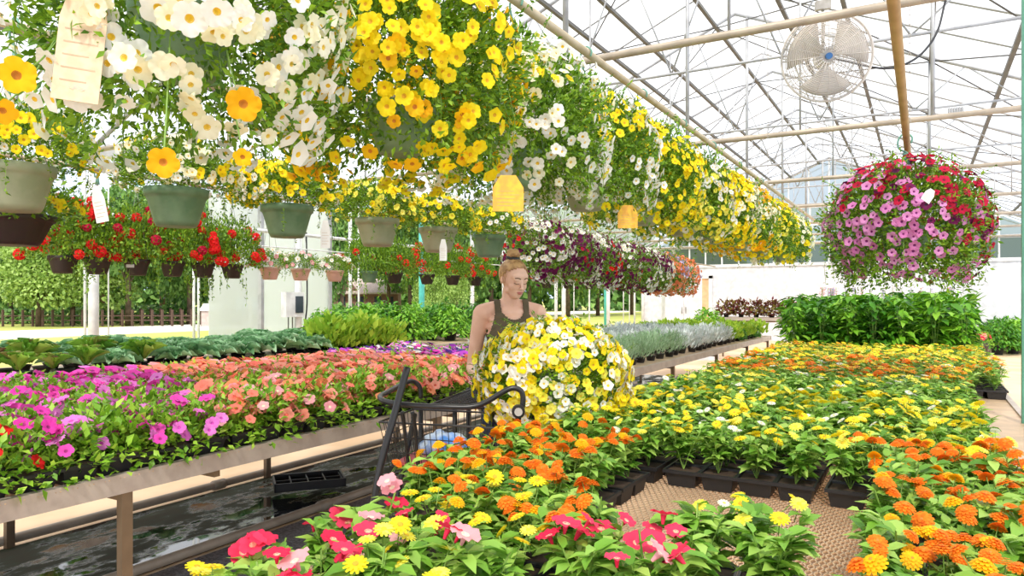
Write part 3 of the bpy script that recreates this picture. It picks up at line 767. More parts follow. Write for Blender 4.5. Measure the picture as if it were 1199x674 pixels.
# tall green plants behind
def potted(name, label, cat, x, y, z, kind, group, s=1.0, potr=.07, poth=.10, potm='pot_black', rot=None, k=None, flw=None, smat=None):
    t = thing(name, label, cat, (x, y, z), random.uniform(0, 6.28) if rot is None else rot, group)
    key = ('pot', round(potr, 3), round(poth, 3), potm)
    if key not in VEG:
        m = MB(); m.mi = 0; m.lathe([(potr*.72, 0), (potr*.95, poth*.9), (potr*1.04, poth*.9), (potr*1.04, poth), (potr*.94, poth), (potr*.9, poth*.8)], 16); m.disc(potr*.72, .001, 16)
        m.mi = 1; m.disc(potr*.92, poth*.85, 16); VEG[key] = m.mesh('pot', [potm, 'soil'])
    link_mesh('pot', VEG[key], t)
    f = link_mesh('foliage', veg(kind, random.randrange(4) if k is None else k), t, (0, 0, poth*.8), None, s)
    for (shape, cols, n, size, hz, rad) in (flw or []):
        for q in range(n):
            a = random.uniform(0, 6.28); rr = rad*math.sqrt(random.random())
            place_flower(f, shape, random.choice(cols), (rr*math.cos(a), rr*math.sin(a), hz+random.uniform(-.04, .04)-rr*.2), Vector((math.cos(a)*rr*3, math.sin(a)*rr*3-.2, 1)), size)
    return t
for i in range(13):
    for j in range(7):
        x, y = -1.28+.275*j+random.uniform(-.03, .03), 8.85+.28*i+random.uniform(-.03, .03)
        side = ['left edge', 'left half', 'left half', 'middle', 'right half', 'right half', 'right edge'][j]
        fr = 'front rows' if i < 4 else 'middle rows' if i < 8 else 'back rows'
        potted('pepper_plant', f'tall leafy green pepper plant, {side} and {fr} of the green block', 'plant', x, y, ZB, 'tallgreen', 'tall green plants behind the zinnias', s=random.uniform(.66, 1.12)*(1+.006*i))
# spiky blue and pale salvia among them, grassy clump right
for i in range(26):
    px = 880+i*11; q = P(px, 352+random.uniform(-4, 6), 9.6+random.uniform(0, 2.2)); x, y = min(.36, max(-1.2, q.x)), min(q.y, 12.3)
    nm = 'lilac' if i % 3 else 'pink'
    t = thing('salvia_spike', f'{"blue" if nm == "lilac" else "pale pink"} flower spike rising above the tall green plants under the pink basket', 'flower', (x, y, ZB), 0, f'{"blue" if nm == "lilac" else "pale pink"} flower spikes above the green block')
    nb = NB(); n = 60; a = rng.uniform(0, 6.28, n); z = rng.uniform(.60, .86, n)
    pp = np.stack([np.cos(a)*.022, np.sin(a)*.022, z], 1); ax = np.stack([np.cos(a), np.sin(a), np.full(n, .6)], 1)
    nb.put(LEAF_S, pp, ax, np.tile([[0, 0, 1.]], (n, 1)), .03, .02, ['petal_'+('lilac' if i % 3 else 'pink')]); link_mesh('bloom', nb.mesh('bloom'), t)
    MB().tube([(0, 0, 0), (0, 0, .86)], .004, 5).build('stem', 'stem', t)
for i in range(6):
    potted('grass_plant', 'upright bright green grassy plant at the right end of the tall green block', 'plant', .05+.14*(i % 3), 9.6+.5*(i//3)+.2*(i % 3), ZB, 'grassy', 'grassy plants at the right of the green block', s=1.1)
# ------------------------------------------------------------------ petunia bench
PM = lambda cols, n=(7, 10), size=.062: dict(shape='petunia', cols=cols, n=n, size=size)
def pet_cols(x, y):
    b = 2.05+(-(x)-2.7)*.42+random.uniform(-.1, .1)
    if y > 4.55: return PM(['violet', 'magenta', 'orchid', 'white', 'indigo'], (10, 13))
    if y > b: return PM(['coral', 'coral', 'coral', 'coral', 'salmon', 'pink'], (13, 17))
    if x > -3.3 and y < 1.32: return PM(['red', 'red', 'magenta'], (4, 6), .07)
    if x > -3.15: return PM(['magenta', 'orchid', 'orchid'], (5, 9))
    return PM(['magenta', 'magenta', 'orchid'], (12, 16))
for i in range(18):
    y = .52+.305*i
    for j, x in enumerate((-4.30, -3.68, -3.03)):
        if 1.95 < y < 2.2 and j == 2: y2 = y-.03
        else: y2 = y
        c = pet_cols(x, y)['cols'][0]
        nm = {'violet': 'purple petunia', 'coral': 'coral petunia', 'red': 'red and magenta petunia', 'magenta': 'magenta petunia'}[c]
        sd = ['back', 'middle', 'front'][j]
        near = i < (6, 10, 13)[j]
        flat(f'{nm} tray, {sd} line, {ORD[i]} from the near end of the bench', x, y2, ZB, random.uniform(-.03, .03), 'petunia', pet_cols, 'trays on the petunia bench', near=near, nx=3, ny=2, tray=TRAY3, jit=.02) if near else \
        flat(f'{nm} tray, {sd} line, {ORD[i]} from the near end of the bench', x, y2, ZB, 0, 'petunia', [PM(pet_cols(x, y)['cols'], (14, 15), .062)], 'trays on the petunia bench', near=False, nx=3, ny=2, tray=TRAY3, jit=.02)
# ------------------------------------------------------------------ side bench of greens
for i in range(21):
    y = 2.2+.28*i
    for j in range(4):
        x = -6.5-.36*j+random.uniform(-.05, .05)
        if y < 3.55: kind, nm = 'chard', 'dark leafy chard plant with reddish stalks'
        elif y < 4.4: kind, nm = ('chard' if (i+j) % 2 else 'cabbage'), 'mixed green leafy seedling'
        else: kind, nm = 'cabbage', 'blue-green cabbage plant with broad wavy leaves'
        if y > 6.4 and j == 0: kind, nm = 'lime', 'yellow-green bushy herb'
        where = 'front edge' if j == 0 else 'back edge' if j == 3 else 'middle'
        potted('leafy_plant', f'{nm} along the {where} of the side bench', 'plant', x, y, ZB, kind, 'leafy vegetables on the side bench', s=random.uniform(.95, 1.55)*(1.25 if kind == 'lime' else 1), potr=.08, poth=.06)
for k, (px, s_, X) in enumerate([(383, 1.0, -6.8), (402, 1.05, -7.4), (428, 1.15, -6.8), (452, 1.2, -7.3), (478, 1.1, -6.9), (505, 1.0, -7.3), (527, 1.05, -6.9), (545, 1.1, -7.4), (440, 1.1, -7.7), (564, 1.1, -7.0), (490, 1.15, -7.7), (520, 1.2, -7.7)]):
    nm = ['dense lime green bush behind the coral petunias', 'dark green bush between cabbages and pepper bushes', 'large round glossy green pepper bush, tallest on the side bench', 'round pepper bush right beside the tallest one', 'green bush in front of the teal post', 'green bush just right of the teal post',
          'green bush left of the person, front side', 'green bush left of the person, back side', 'green bush behind the tallest pepper bush', 'green bush hidden partly by the person', 'rear green bush by the teal post', 'rear green bush left of the person'][k]
    potted('pepper_bush', nm, 'plant', X, sidepx(px, X), ZB, 'bush', 'round green bushes on the side bench', s=s_, potr=.12, poth=.14, k=k % 4)
# ------------------------------------------------------------------ dusty miller bench
for i in range(24):
    y = 6.55+.31*i
    for j in range(6):
        x = -2.66-.30*j+random.uniform(-.03, .03)
        if y > 11.5: kind, nm = ('lime' if (i+j) % 3 else 'bush'), 'yellow-green young plant at the far end'
        elif j < 2 and y < 9.0: kind, nm = 'rosemary', 'grey-green rosemary plant along the aisle edge'
        else: kind, nm = 'silver', 'silver-white dusty miller plant'
        sc = random.uniform(.95, 1.2)*(.45 if kind == 'bush' else 1)
        rw = 'near' if i < 8 else 'middle' if i < 16 else 'far'
        potted('bedding_plant', f'{nm}, {rw} part of the silver-leaved bench', 'plant', x, y, ZB, kind, 'small plants on the silver-leaved bench, '+rw+' part', s=sc, potr=.06, poth=.06)
# ------------------------------------------------------------------ hanging baskets
def basket_foliage(seed, kind='calib', n=6500, R=.45, L=.028):
    r = np.random.default_rng(seed); global rng; rng = r
    dome = kind.startswith('dome'); mid = kind.startswith('mid'); nb = NB(); u = r.uniform(0, 1, n); th = np.arccos(1-u*(1.12 if dome else 1.50 if mid else 1.72))      # polar 0..~123 deg
    a = r.uniform(0, 6.28, n); bump = 1+.10*np.sin(3*a+seed)*np.sin(th*3)+.07*np.sin(7*a+2*seed)
    rr = r.uniform(.30, 1, n)**.45*bump
    x = R*np.sin(th)*np.cos(a)*rr; y = R*np.sin(th)*np.sin(a)*rr
    c = np.cos(th); z = np.where(c > 0, c*.78, c*1.15)*R*rr+.02*r.normal(0, 1, n)
    rad = np.hypot(x, y); k = ~((rad < (.30 if dome else .16)) & (z < .02)); p = np.stack([x, y, z], 1)[k]; d = nrm(p+np.array([0, 0, .08]))
    m = len(p); ax = nrm(d+r.normal(0, .55, (m, 3))); Ls = r.uniform(.7, 1.4, m)*L
    nb.put(LEAF_S, p, ax, rand_perp(d+np.array([0, 0, .3]), .5), Ls, Ls*.42, ['leaf_basket'])
    # trailing shoots
    ns = 14 if dome else 30 if mid else 50; mb = MB(); pts = []
    for i in range(ns):
        aa = r.uniform(0, 6.28); r0 = R*r.uniform(.55, .95); ln = r.uniform(.08, .26)*R/.45; z0 = -R*.35*r.uniform(.2, 1)
        if r.uniform() < .35:
            th2 = r.uniform(.15, 1.2); b0 = np.array([math.cos(aa)*math.sin(th2), math.sin(aa)*math.sin(th2), math.cos(th2)*.8])*R*.95
            q = [b0, b0+np.array([math.cos(aa)*.05, math.sin(aa)*.05, .05]), b0+np.array([math.cos(aa)*.09, math.sin(aa)*.09, .07])*(1+r.uniform(0, .5))]
        else:
            q = [np.array([math.cos(aa)*r0, math.sin(aa)*r0, z0]), np.array([math.cos(aa)*(r0+.03), math.sin(aa)*(r0+.03), z0-ln*.5]), np.array([math.cos(aa)*(r0+.02), math.sin(aa)*(r0+.02), z0-ln])]
        mb.tube([tuple(v) for v in q], .0016, 3, cap=False)
        for t in np.linspace(.1, 1, 14):
            v = q[0]*(1-t)**2+2*q[1]*t*(1-t)+q[2]*t*t if True else 0; pts.append(v)
    nb.addmb(mb, 'stem'); pts = np.array(pts); m = len(pts)
    nb.put(LEAF_S, pts, nrm(r.normal(0, 1, (m, 3))), nrm(r.normal(0, 1, (m, 3))), r.uniform(.7, 1.3, m)*L, r.uniform(.3, .5, m)*L, ['leaf_basket'])
    return nb.mesh('foliage_basket')
BF = {}
def bf(kind, i, **k):
    if (kind, i) not in BF: BF[(kind, i)] = basket_foliage(i*5+len(kind), kind, **k)
    return BF[(kind, i)]
def pot_obj(parent, r, h, mat, ribs=False):
    key = ('hpot', r, h, mat)
    if key not in VEG:
        m = MB(); n = 48
        m.lathe([(0.001, .004), (r*.62, 0), (r*.70, h*.12), (r*.90, h*.70), (r*.95, h*.78), (r, h*.80), (r*1.02, h), (r*.95, h), (r*.92, h*.85), (.001, h*.84)], n, ripple=.05 if ribs else 0, nr=24)
        VEG[key] = m.mesh('pot', mat)
    return link_mesh('pot', VEG[key], parent)
def hanger(parent, r, h, top, mat='wire', hook=True, hookz=.16):
    m = MB()
    for k in range(3):
        a = 2*PI*k/3+.4; m.tube([(r*math.cos(a), r*math.sin(a), h), (0, 0, top-hookz)], .0022, 4)
    m.build('hanger_wire', mat, parent)
    if hook:
        key = ('hook', round(hookz, 2))
        if key not in VEG:
            b = MB(); z1 = 0
            # flat plastic hook: tab below, S curve passing over the pipe
            def bar(pts, w):
                for i in range(len(pts)-1): pass
                b.tube(pts, w, 6)
            bar(smooth_pts([(0, 0, -hookz), (.012, 0, -hookz+.05), (-.034, 0, -.055), (-.036, 0, .0), (0, 0, .036), (.036, 0, .006), (.030, 0, -.03)]), [.006+.0*i for i in range(37)][:37])
            b.add([(-.028, -.003, -hookz-.02), (.028, -.003, -hookz-.02), (.012, -.003, -hookz+.06), (-.010, -.003, -hookz+.06), (-.028, .003, -hookz-.02), (.028, .003, -hookz-.02), (.012, .003, -hookz+.06), (-.010, .003, -hookz+.06)],
                  [(0, 1, 2, 3), (7, 6, 5, 4), (0, 4, 5, 1), (1, 5, 6, 2), (2, 6, 7, 3), (3, 7, 4, 0)])
            VEG[key] = b.mesh('hook', 'hook_green')
        link_mesh('hook', VEG[key], parent, (0, 0, top))
def tag_part(parent, loc, rot, w, h, mat):
    m = MB(); m.add([(-w*.25, -.001, 0), (w*.25, -.001, 0), (w*.5, -.001, -h*.35), (w*.5, -.001, -h), (-w*.5, -.001, -h), (-w*.5, -.001, -h*.35),
                     (-w*.25, .001, 0), (w*.25, .001, 0), (w*.5, .001, -h*.35), (w*.5, .001, -h), (-w*.5, .001, -h), (-w*.5, .001, -h*.35)],
                    [(0, 5, 4, 3, 2, 1), (6, 7, 8, 9, 10, 11), (0, 1, 7, 6), (1, 2, 8, 7), (2, 3, 9, 8), (3, 4, 10, 9), (4, 5, 11, 10), (5, 0, 6, 11)])
    if h > .06 and mat != 'tag_orange':
        m.mi = 1
        for k in range(5):
            z = -h*.45-h*.1*k; m.box((-w*.36, -.0018, z), (w*(.36 if k % 2 else .2), -.001, z+h*.010))
    return m.build('care_tag', [mat, 'mesh_tan'], parent, loc=loc, rot=rot)
def basket(label, group, X, Y, zpot, potr, poth, pmat, top, R, cols, nflow, size, shape='petunia', seed=0, ribs=False, cz=None, fol=(12000, .028), patch=3.0, dens=None, squash=1.0, nparts=100, midk=False, mix=.5, hook=True, folmat=None, name='hanging_basket', rimlift=.0, toponly=False, hz=.16):
    t = thing(name, label, 'hanging basket', (X, Y, zpot), 0, group)
    pot_obj(t, potr, poth, pmat, ribs); hanger(t, potr, poth, top-zpot, hook=hook, hookz=hz)
    f = link_mesh('foliage', bf(('dome%d' if toponly else 'mid%d' if midk else 'b%d') % fol[0], seed % 3, n=fol[0], L=fol[1]), t, (0, 0, poth+rimlift), (0, 0, seed*1.7), (R/.45, R/.45, R/.45*squash))
    r = np.random.default_rng(seed*13+5); n = int(nflow*2.4)
    u = r.uniform(0, 1, n); th = np.arccos(1-u*(1.08 if toponly else 1.52 if midk else 1.7)); a = r.uniform(0, 6.28, n)
    c = np.cos(th); d = np.stack([np.sin(th)*np.cos(a), np.sin(th)*np.sin(a), np.where(c > 0, c*.80, c*1.15)*squash], 1)
    p = d*R*(1.04+r.normal(0, .045, n))[:, None]+np.array([0, 0, rimlift]); nrmv = nrm(d*np.array([1, 1, .8])+r.normal(0, .25, (n, 3))+np.array([0, 0, -.05]))
    # keep flowers apart a little and clump them
    clump = np.sin(d[:, 0]*patch*2.1+seed)+np.sin(d[:, 1]*patch*1.7+seed*2.3)+np.sin(d[:, 2]*patch*2.6+seed*.7)
    sc = clump*.6+r.normal(0, 1.1, n)
    if dens is not None: sc = sc+dens(d)
    idx = np.argsort(-sc)[:nflow]
    g1 = np.sin(d[:, 0]*patch+seed*1.3+1)+np.sin(d[:, 1]*patch*1.2-seed)+np.sin(d[:, 2]*patch*1.4+seed*.5)+r.normal(0, mix, n)
    q = (g1-g1.min())/(g1.max()-g1.min()+1e-9); ci = np.clip((q*len(cols)).astype(int), 0, len(cols)-1)
    if callable(size): sz = size(r, n)
    else: sz = size*r.uniform(.8, 1.2, n)
    wp = p+np.array([X, Y, zpot+poth]); view = nrm(CAM-wp); face = (view*nrmv).sum(1)*.5+(view*d).sum(1)
    order = sorted(idx, key=lambda i: -face[i]); near = order[:nparts]; rest = order[nparts:]
    for i in near:
        place_flower(t, shape, cols[ci[i]], tuple(p[i]+np.array([0, 0, poth])), tuple(nrmv[i]), float(sz[i]))
    if len(rest):
        nb = NB(); rest = np.array(rest)
        for k in sorted(set(ci[rest])):
            s_ = rest[ci[rest] == k]
            nb.put(FLOWERS[shape if 'small' in shape else shape+'_small'], p[s_]+np.array([0, 0, poth]), np.cross(nrmv[s_], nrm(r.normal(0, 1, (len(s_), 3)))), nrmv[s_], sz[s_], mats=['petal_'+cols[k], 'throat_'+cols[k], 'stem'])
        o = link_mesh('blossoms', nb.mesh('blossoms'), t); o['kind'] = 'stuff'
    return t
G1 = 'big yellow and white calibrachoa baskets over the aisle'
WY = ['white', 'cream', 'white', 'yellow', 'gold']
# row over the aisle
row1 = [
 (1.31, ['white', 'white', 'cream', 'white'], 380, .058, 'huge nearest basket of white petunias with yellow throats, dark green pot showing', 3),
 (2.30, ['white', 'yellow', 'yellow', 'gold', 'yellow', 'yellow', 'yellow'], 1100, .056, 'second aisle-row basket, mostly deep yellow flowers with a few white', 4),
 (3.25, ['yellow', 'cream', 'white', 'white', 'lemon'], 720, .054, 'third aisle-row basket, leafy on top with a white cluster low down', 5),
 (4.15, ['lemon', 'yellow', 'white', 'white', 'cream'], 760, .052, 'fourth aisle-row basket, dense white cluster over an olive pot', 6),
 (5.20, ['yellow', 'yellow', 'lemon', 'cream'], 800, .052, 'fifth aisle-row basket, golden yellow with cream', 7),
 (6.25, ['cream', 'yellow', 'white', 'lemon', 'yellow'], 760, .054, 'sixth aisle-row basket, cream and bright yellow flowers', 8),
 (7.30, ['white', 'cream', 'yellow', 'yellow'], 720, .056, 'seventh aisle-row basket, white patch beside yellow', 9),
 (8.50, ['yellow', 'cream', 'gold', 'white'], 680, .058, 'eighth aisle-row basket, pale flowers low down', 10),
 (9.80, ['lemon', 'yellow', 'yellow', 'cream'], 640, .060, 'ninth aisle-row basket, small in the distance left of the pink basket', 11),
 (11.4, ['yellow', 'cream', 'lemon'], 560, .065, 'last far aisle-row basket, nearly behind the pink basket', 12)]
for k, (y, cols, nf, sz, lab, sd) in enumerate(row1):
    dens = (lambda d: 1.9*(d[:, 0]*.866+d[:, 1]*.5)-.9*d[:, 2]) if k == 0 else (lambda d: -1.0*(d[:, 0]*.866+d[:, 1]*.5)) if k == 1 else None
    fo = (13000, .028) if k < 4 else (9000, .034)
    t = basket(lab, G1, R1X, y, 2.06-.015*min(k, 3) if k else 2.09, .15, .19, 'pot_green' if k < 3 else 'pot_sage', R1Z, (.44, .50, .46)[k] if k < 3 else .44, cols, nf, sz, seed=sd, fol=fo, dens=dens, nparts=100, squash=1.12 if k < 1 else 1.0 if k < 2 else 1.22, midk=k > 1, mix=1.0 if k == 1 else .6, rimlift=0 if k == 0 else .13 if k == 1 else .12, hz=.26)
    if k == 0:
        ccc = Vector((R1X, y, 2.09))
        for (px, py, d, s_, c) in ((20, 88, 1.55, .078, 'gold'), (285, 122, 1.72, .082, 'gold'), (191, 190, 1.6, .068, 'gold'), (3, 130, 1.6, .06, 'gold'), (284, 184, 1.75, .045, 'gold'), (160, 62, 1.68, .066, 'white'),
                (130, 43, 1.68, .066, 'white'), (122, 16, 1.68, .062, 'white'), (185, 10, 1.65, .08, 'white'), (222, 22, 1.62, .078, 'white'), (254, 14, 1.62, .07, 'white')):
            q = P(px, py, d); n = (Vector((0, 0, CAMZ))-q).normalized()+Vector((random.uniform(-.3, .3), random.uniform(-.3, .3), random.uniform(-.5, .1)))
            place_flower(t, 'petunia', c, q-ccc, n, s_)
            if c == 'gold':
                m = MB(); a = q-ccc-n.normalized()*s_*.4; b = Vector((a.x*.75, a.y*.75, max(.0, a.z+.12))); m.tube(smooth_pts([a, (a+b)/2+Vector((0, 0, -.02)), b]), .0022, 5); m.build('shoot', 'stem', t, True)
        q = P(104, -30, 1.66)-ccc; o = tag_part(t, q, (0, .10, PI/6+.25), .10, .30, 'tag_tan'); o['label'] = 'large cream paper care tag'
    if k in (1, 3):
        q = P(*((595, 205, 2.75) if k == 1 else (735, 240, 4.3)))-t.location
        o = tag_part(t, q, (0, 0, PI/6), .12, .14, 'tag_yellow'); o['label'] = 'yellow care tag'
# middle row with green pots
G2 = 'green-potted yellow and white baskets of the middle row'
row2 = [(1.62, ['yellow', 'white', 'yellow'], 60, 'green-potted basket at the left picture edge with white flowers over the rim', 'pot_sage'),
 (2.41, ['yellow', 'cream', 'white', 'yellow'], 70, 'green-potted basket above the red pots, pot fully visible, second from left', 'pot_green'),
 (3.18, ['white', 'yellow', 'yellow', 'lemon'], 120, 'green-potted basket with a white flower mass left and yellow right, hanging over the clear panels', 'pot_green'),
 (4.04, ['yellow', 'lemon', 'yellow'], 90, 'green-potted basket with yellow flowers left of the teal post', 'pot_sage'),
 (4.80, ['lemon', 'yellow', 'white'], 90, 'green-potted basket with a white tag just right of the teal post', 'pot_sage'),
 (5.60, ['white', 'yellow', 'lemon'], 80, 'green-potted leafy basket just left of the hair bun', 'pot_green')]
for k, (y, cols, nf, lab, pm) in enumerate(row2):
    t = basket(lab, G2, R2X, y, 1.84+.0*k, .16, .20, pm, R2Z, .32, cols, int(nf*2.4), .044, seed=20+k, fol=(6000, .034), nparts=100, toponly=True, squash=.95, rimlift=.04, dens=(lambda d: -2*(d[:, 0]*.866+d[:, 1]*.5)-2*d[:, 2]) if k == 2 else (lambda d: -1.2*d[:, 2]))
    if k in (0, 2, 4):
        px, py, d = {0: (112, 218, 3.1), 2: (381, 258, 4.1), 4: (519, 280, 5.3)}[k]
        o = tag_part(t, P(px, py, d)-t.location, (0, -.2 if k == 0 else 0, PI/6), .055, .16, 'tag_white'); o['label'] = 'white plant tag'
G3 = 'dark plum, white and red baskets behind the big yellow row'
for k in range(8):
    y = 6.55+.68*k
    cols = [['plum', 'plum', 'white', 'plum', 'red'], ['plum', 'white', 'white', 'plum', 'plum', 'crimson']][k % 2] if k < 6 else ['lilac', 'salmon', 'salmon']
    lab = ['plum, white and red basket just right of the bun', 'second dark plum basket with a white centre and red low left', 'third plum and white basket, bright red on its side', 'fourth plum basket, mostly dark flowers',
           'fifth plum basket with a white patch', 'sixth plum basket, trailing low beside the orange ones', 'orange and lilac basket next to the plum baskets', 'last lilac and salmon basket of the middle row'][k]
    basket(lab, G3, R2X, y, 1.80-.02*k, .14, .17, 'pot_brown', R2Z, .38, cols, 620, .050, shape='petunia_small', seed=40+k, fol=(3500, .036), nparts=100)
# small outer row
G4 = 'small ribbed pots of red geraniums by the open side'; G5 = 'small pink pots of white impatiens'; G6 = 'small green-leaved pots with red flowers beyond the pink ones'
def yy3(px): return sidepx(px, R3X)
pots3 = [(74, 'r', 'brown ribbed pot of red geraniums, leftmost, red blooms trailing over its side'), (114, 'r', 'brown ribbed pot of red geraniums in front of the white round post'), (160, 'r', 'brown ribbed pot with a white label, third of the red geranium pots'),
 (202, 'r', 'brown ribbed pot of red geraniums, fourth along, under the green-potted basket'), (238, 'g', 'red geranium pot hidden in trailing leaves, right of the four ribbed pots'), (272, 'g', 'red geranium pot just left of the clear panels'),
 (316, 'w', 'pink pot of white impatiens at the left edge of the clear panels'), (352, 'w', 'pink pot of white impatiens in front of the clear panels, middle of three'), (392, 'w', 'pink pot of white impatiens at the right edge of the clear panels'),
 (432, 'f', 'bushy green pot with red flowers left of the teal post'), (462, 'g', 'small pot of red flowers touching the teal post'), (500, 'g', 'small pot of red flowers just right of the teal post'), (530, 'g', 'small ribbed pot of red flowers over the white side post'),
 (556, 'g', 'small ribbed pot of red flowers left of the hair bun'), (640, 'g', 'small pot of red flowers right of the head'), (665, 'g', 'small ribbed pot of red flowers under the first plum basket'), (690, 'g', 'farthest small pot of red flowers under the plum baskets')]
for k, (px, ty, lab) in enumerate(pots3):
    y = yy3(px); zb = 1.64
    if ty in 'rgf':
        t = basket(lab, G4 if ty == 'r' else G6, R3X, y, zb, .096, .13, 'pot_brown' if ty != 'f' else 'pot_green', R3Z, .26 if ty != 'f' else .30, ['red', 'red', 'crimson'] if ty == 'r' else ['red', 'red'], (30 if k < 6 else 14) if ty != 'f' else 4, .085,
               shape='cluster' if k < 6 else 'cluster_small', seed=60+k, ribs=True, fol=(3500, .042), nparts=40, toponly=True, squash=1.75, rimlift=.04, hz=.1, dens=lambda d: -1.0*d[:, 2])
        if k in (2,): o = MB().box((-.03, -.124, .06), (.03, -.118, .085)).build('label_sticker', 'tag_white', t, rot=(0, 0, PI/6+.1))
    else:
        t = basket(lab, G5, R3X, y, zb, .10, .12, 'pot_pink', R3Z, .20, ['white', 'white', 'white', 'pink'], 50, .05, shape='petunia_small', seed=60+k, fol=(2500, .042), nparts=50, toponly=True, squash=.9, rimlift=.02, hz=.1)
q = P(10, 287, 3.5)
t = basket('large dark brown hanging pot with a white sticker, cut off at the left edge', None, q.x, q.y, q.z, .19, .15, 'pot_brown', 2.6, .30, ['gold', 'yellow'], 16, .05, seed=91, ribs=True, fol=(1500, .06), nparts=16, toponly=True, squash=.8)
MB().box((-.025, -.203, .08), (.025, -.197, .10)).build('label_sticker', 'tag_white', t, rot=(0, 0, PI/6))
# crimson and pink basket on the right
def big_right():
    q = P(1060, 270, 4.3)
    def dens(d): return 0
    t = basket('large round basket of pink veined and crimson petunias hanging alone at right', None, q.x, q.y, q.z-.16, .15, .19, 'pot_green', 2.42, .45, ['crimson'], 1, .05, seed=77, fol=(17000, .026), nparts=1, squash=1.05, hz=.14)
    r = random.Random(5); n = 0; acc = []
    Rv = Vector((.866, .5, 0)); Fv = Vector((-.5, .866, 0)); rest = []
    while n < 640:
        u = r.uniform(-1, 1); th = r.uniform(0, 6.28); s_ = math.sqrt(1-u*u); d = Vector((s_*math.cos(th), s_*math.sin(th), u))
        if u < -.75: continue
        side = d.dot(Rv); up = d.z; v = up*.9+side*.55+r.gauss(.06, .22)
        if v > .25: col = r.choice(['crimson', 'crimson', 'crimson', 'crimson', 'rose', 'plum', 'veined']); 
        elif v > .02: col = r.choice(['crimson', 'veined', 'veined', 'plum'])
        else:
            col = 'veined'
            if r.random() < .35: continue
        if side > .55 and col == 'veined' and r.random() < .6: col = 'rose'
        sz = r.uniform(.044, .062); rj = r.uniform(.415, .475); p = Vector((d.x*rj, d.y*rj, d.z*(.90 if d.z > 0 else .98)*rj+.19))
        if any((p-a).length < .024 for a in acc): 
            n += .2; continue
        acc.append(p); nn = d+Vector((r.gauss(0, .25), r.gauss(0, .25), r.gauss(0, .2)))
        facing = -d.dot(Fv)
        rest.append((facing, col, p, nn, sz)); n += 1
    rest.sort(key=lambda v: -v[0])
    for (fc, col, p, nn, sz) in rest[:100]: place_flower(t, 'petunia', col, p, nn, sz)
    nb = NB()
    for (fc, col, p, nn, sz) in rest[100:]:
        nn = nn.normalized(); nb.put(PETUNIA_L, np.array([p]), np.array([nn.orthogonal()]), np.array([nn]), np.array([sz]), mats=['petal_'+col, 'throat_'+col, 'stem'])
    o = link_mesh('blossoms', nb.mesh('blossoms'), t); o['kind'] = 'stuff'
    o = tag_part(t, P(1092, 222, 3.55)-t.location, (0, .6, PI/6), .05, .07, 'tag_white')
big_right()
# basket on the cart
BK = Vector((*RD(.20, 3.5), .905))
basket('yellow and cream flowering basket resting on the black cart in front of the person', None, BK.x, BK.y, BK.z, .14, .17, 'pot_green', BK.z+.22, .36, ['lemon', 'cream', 'lemon', 'yellow', 'white', 'yellow', 'lemon', 'white', 'yellow', 'cream'], 1400, .044, seed=33, fol=(12000, .028), nparts=100, hook=False, squash=.88, mix=1.1, name='flowering_basket', hz=.0)

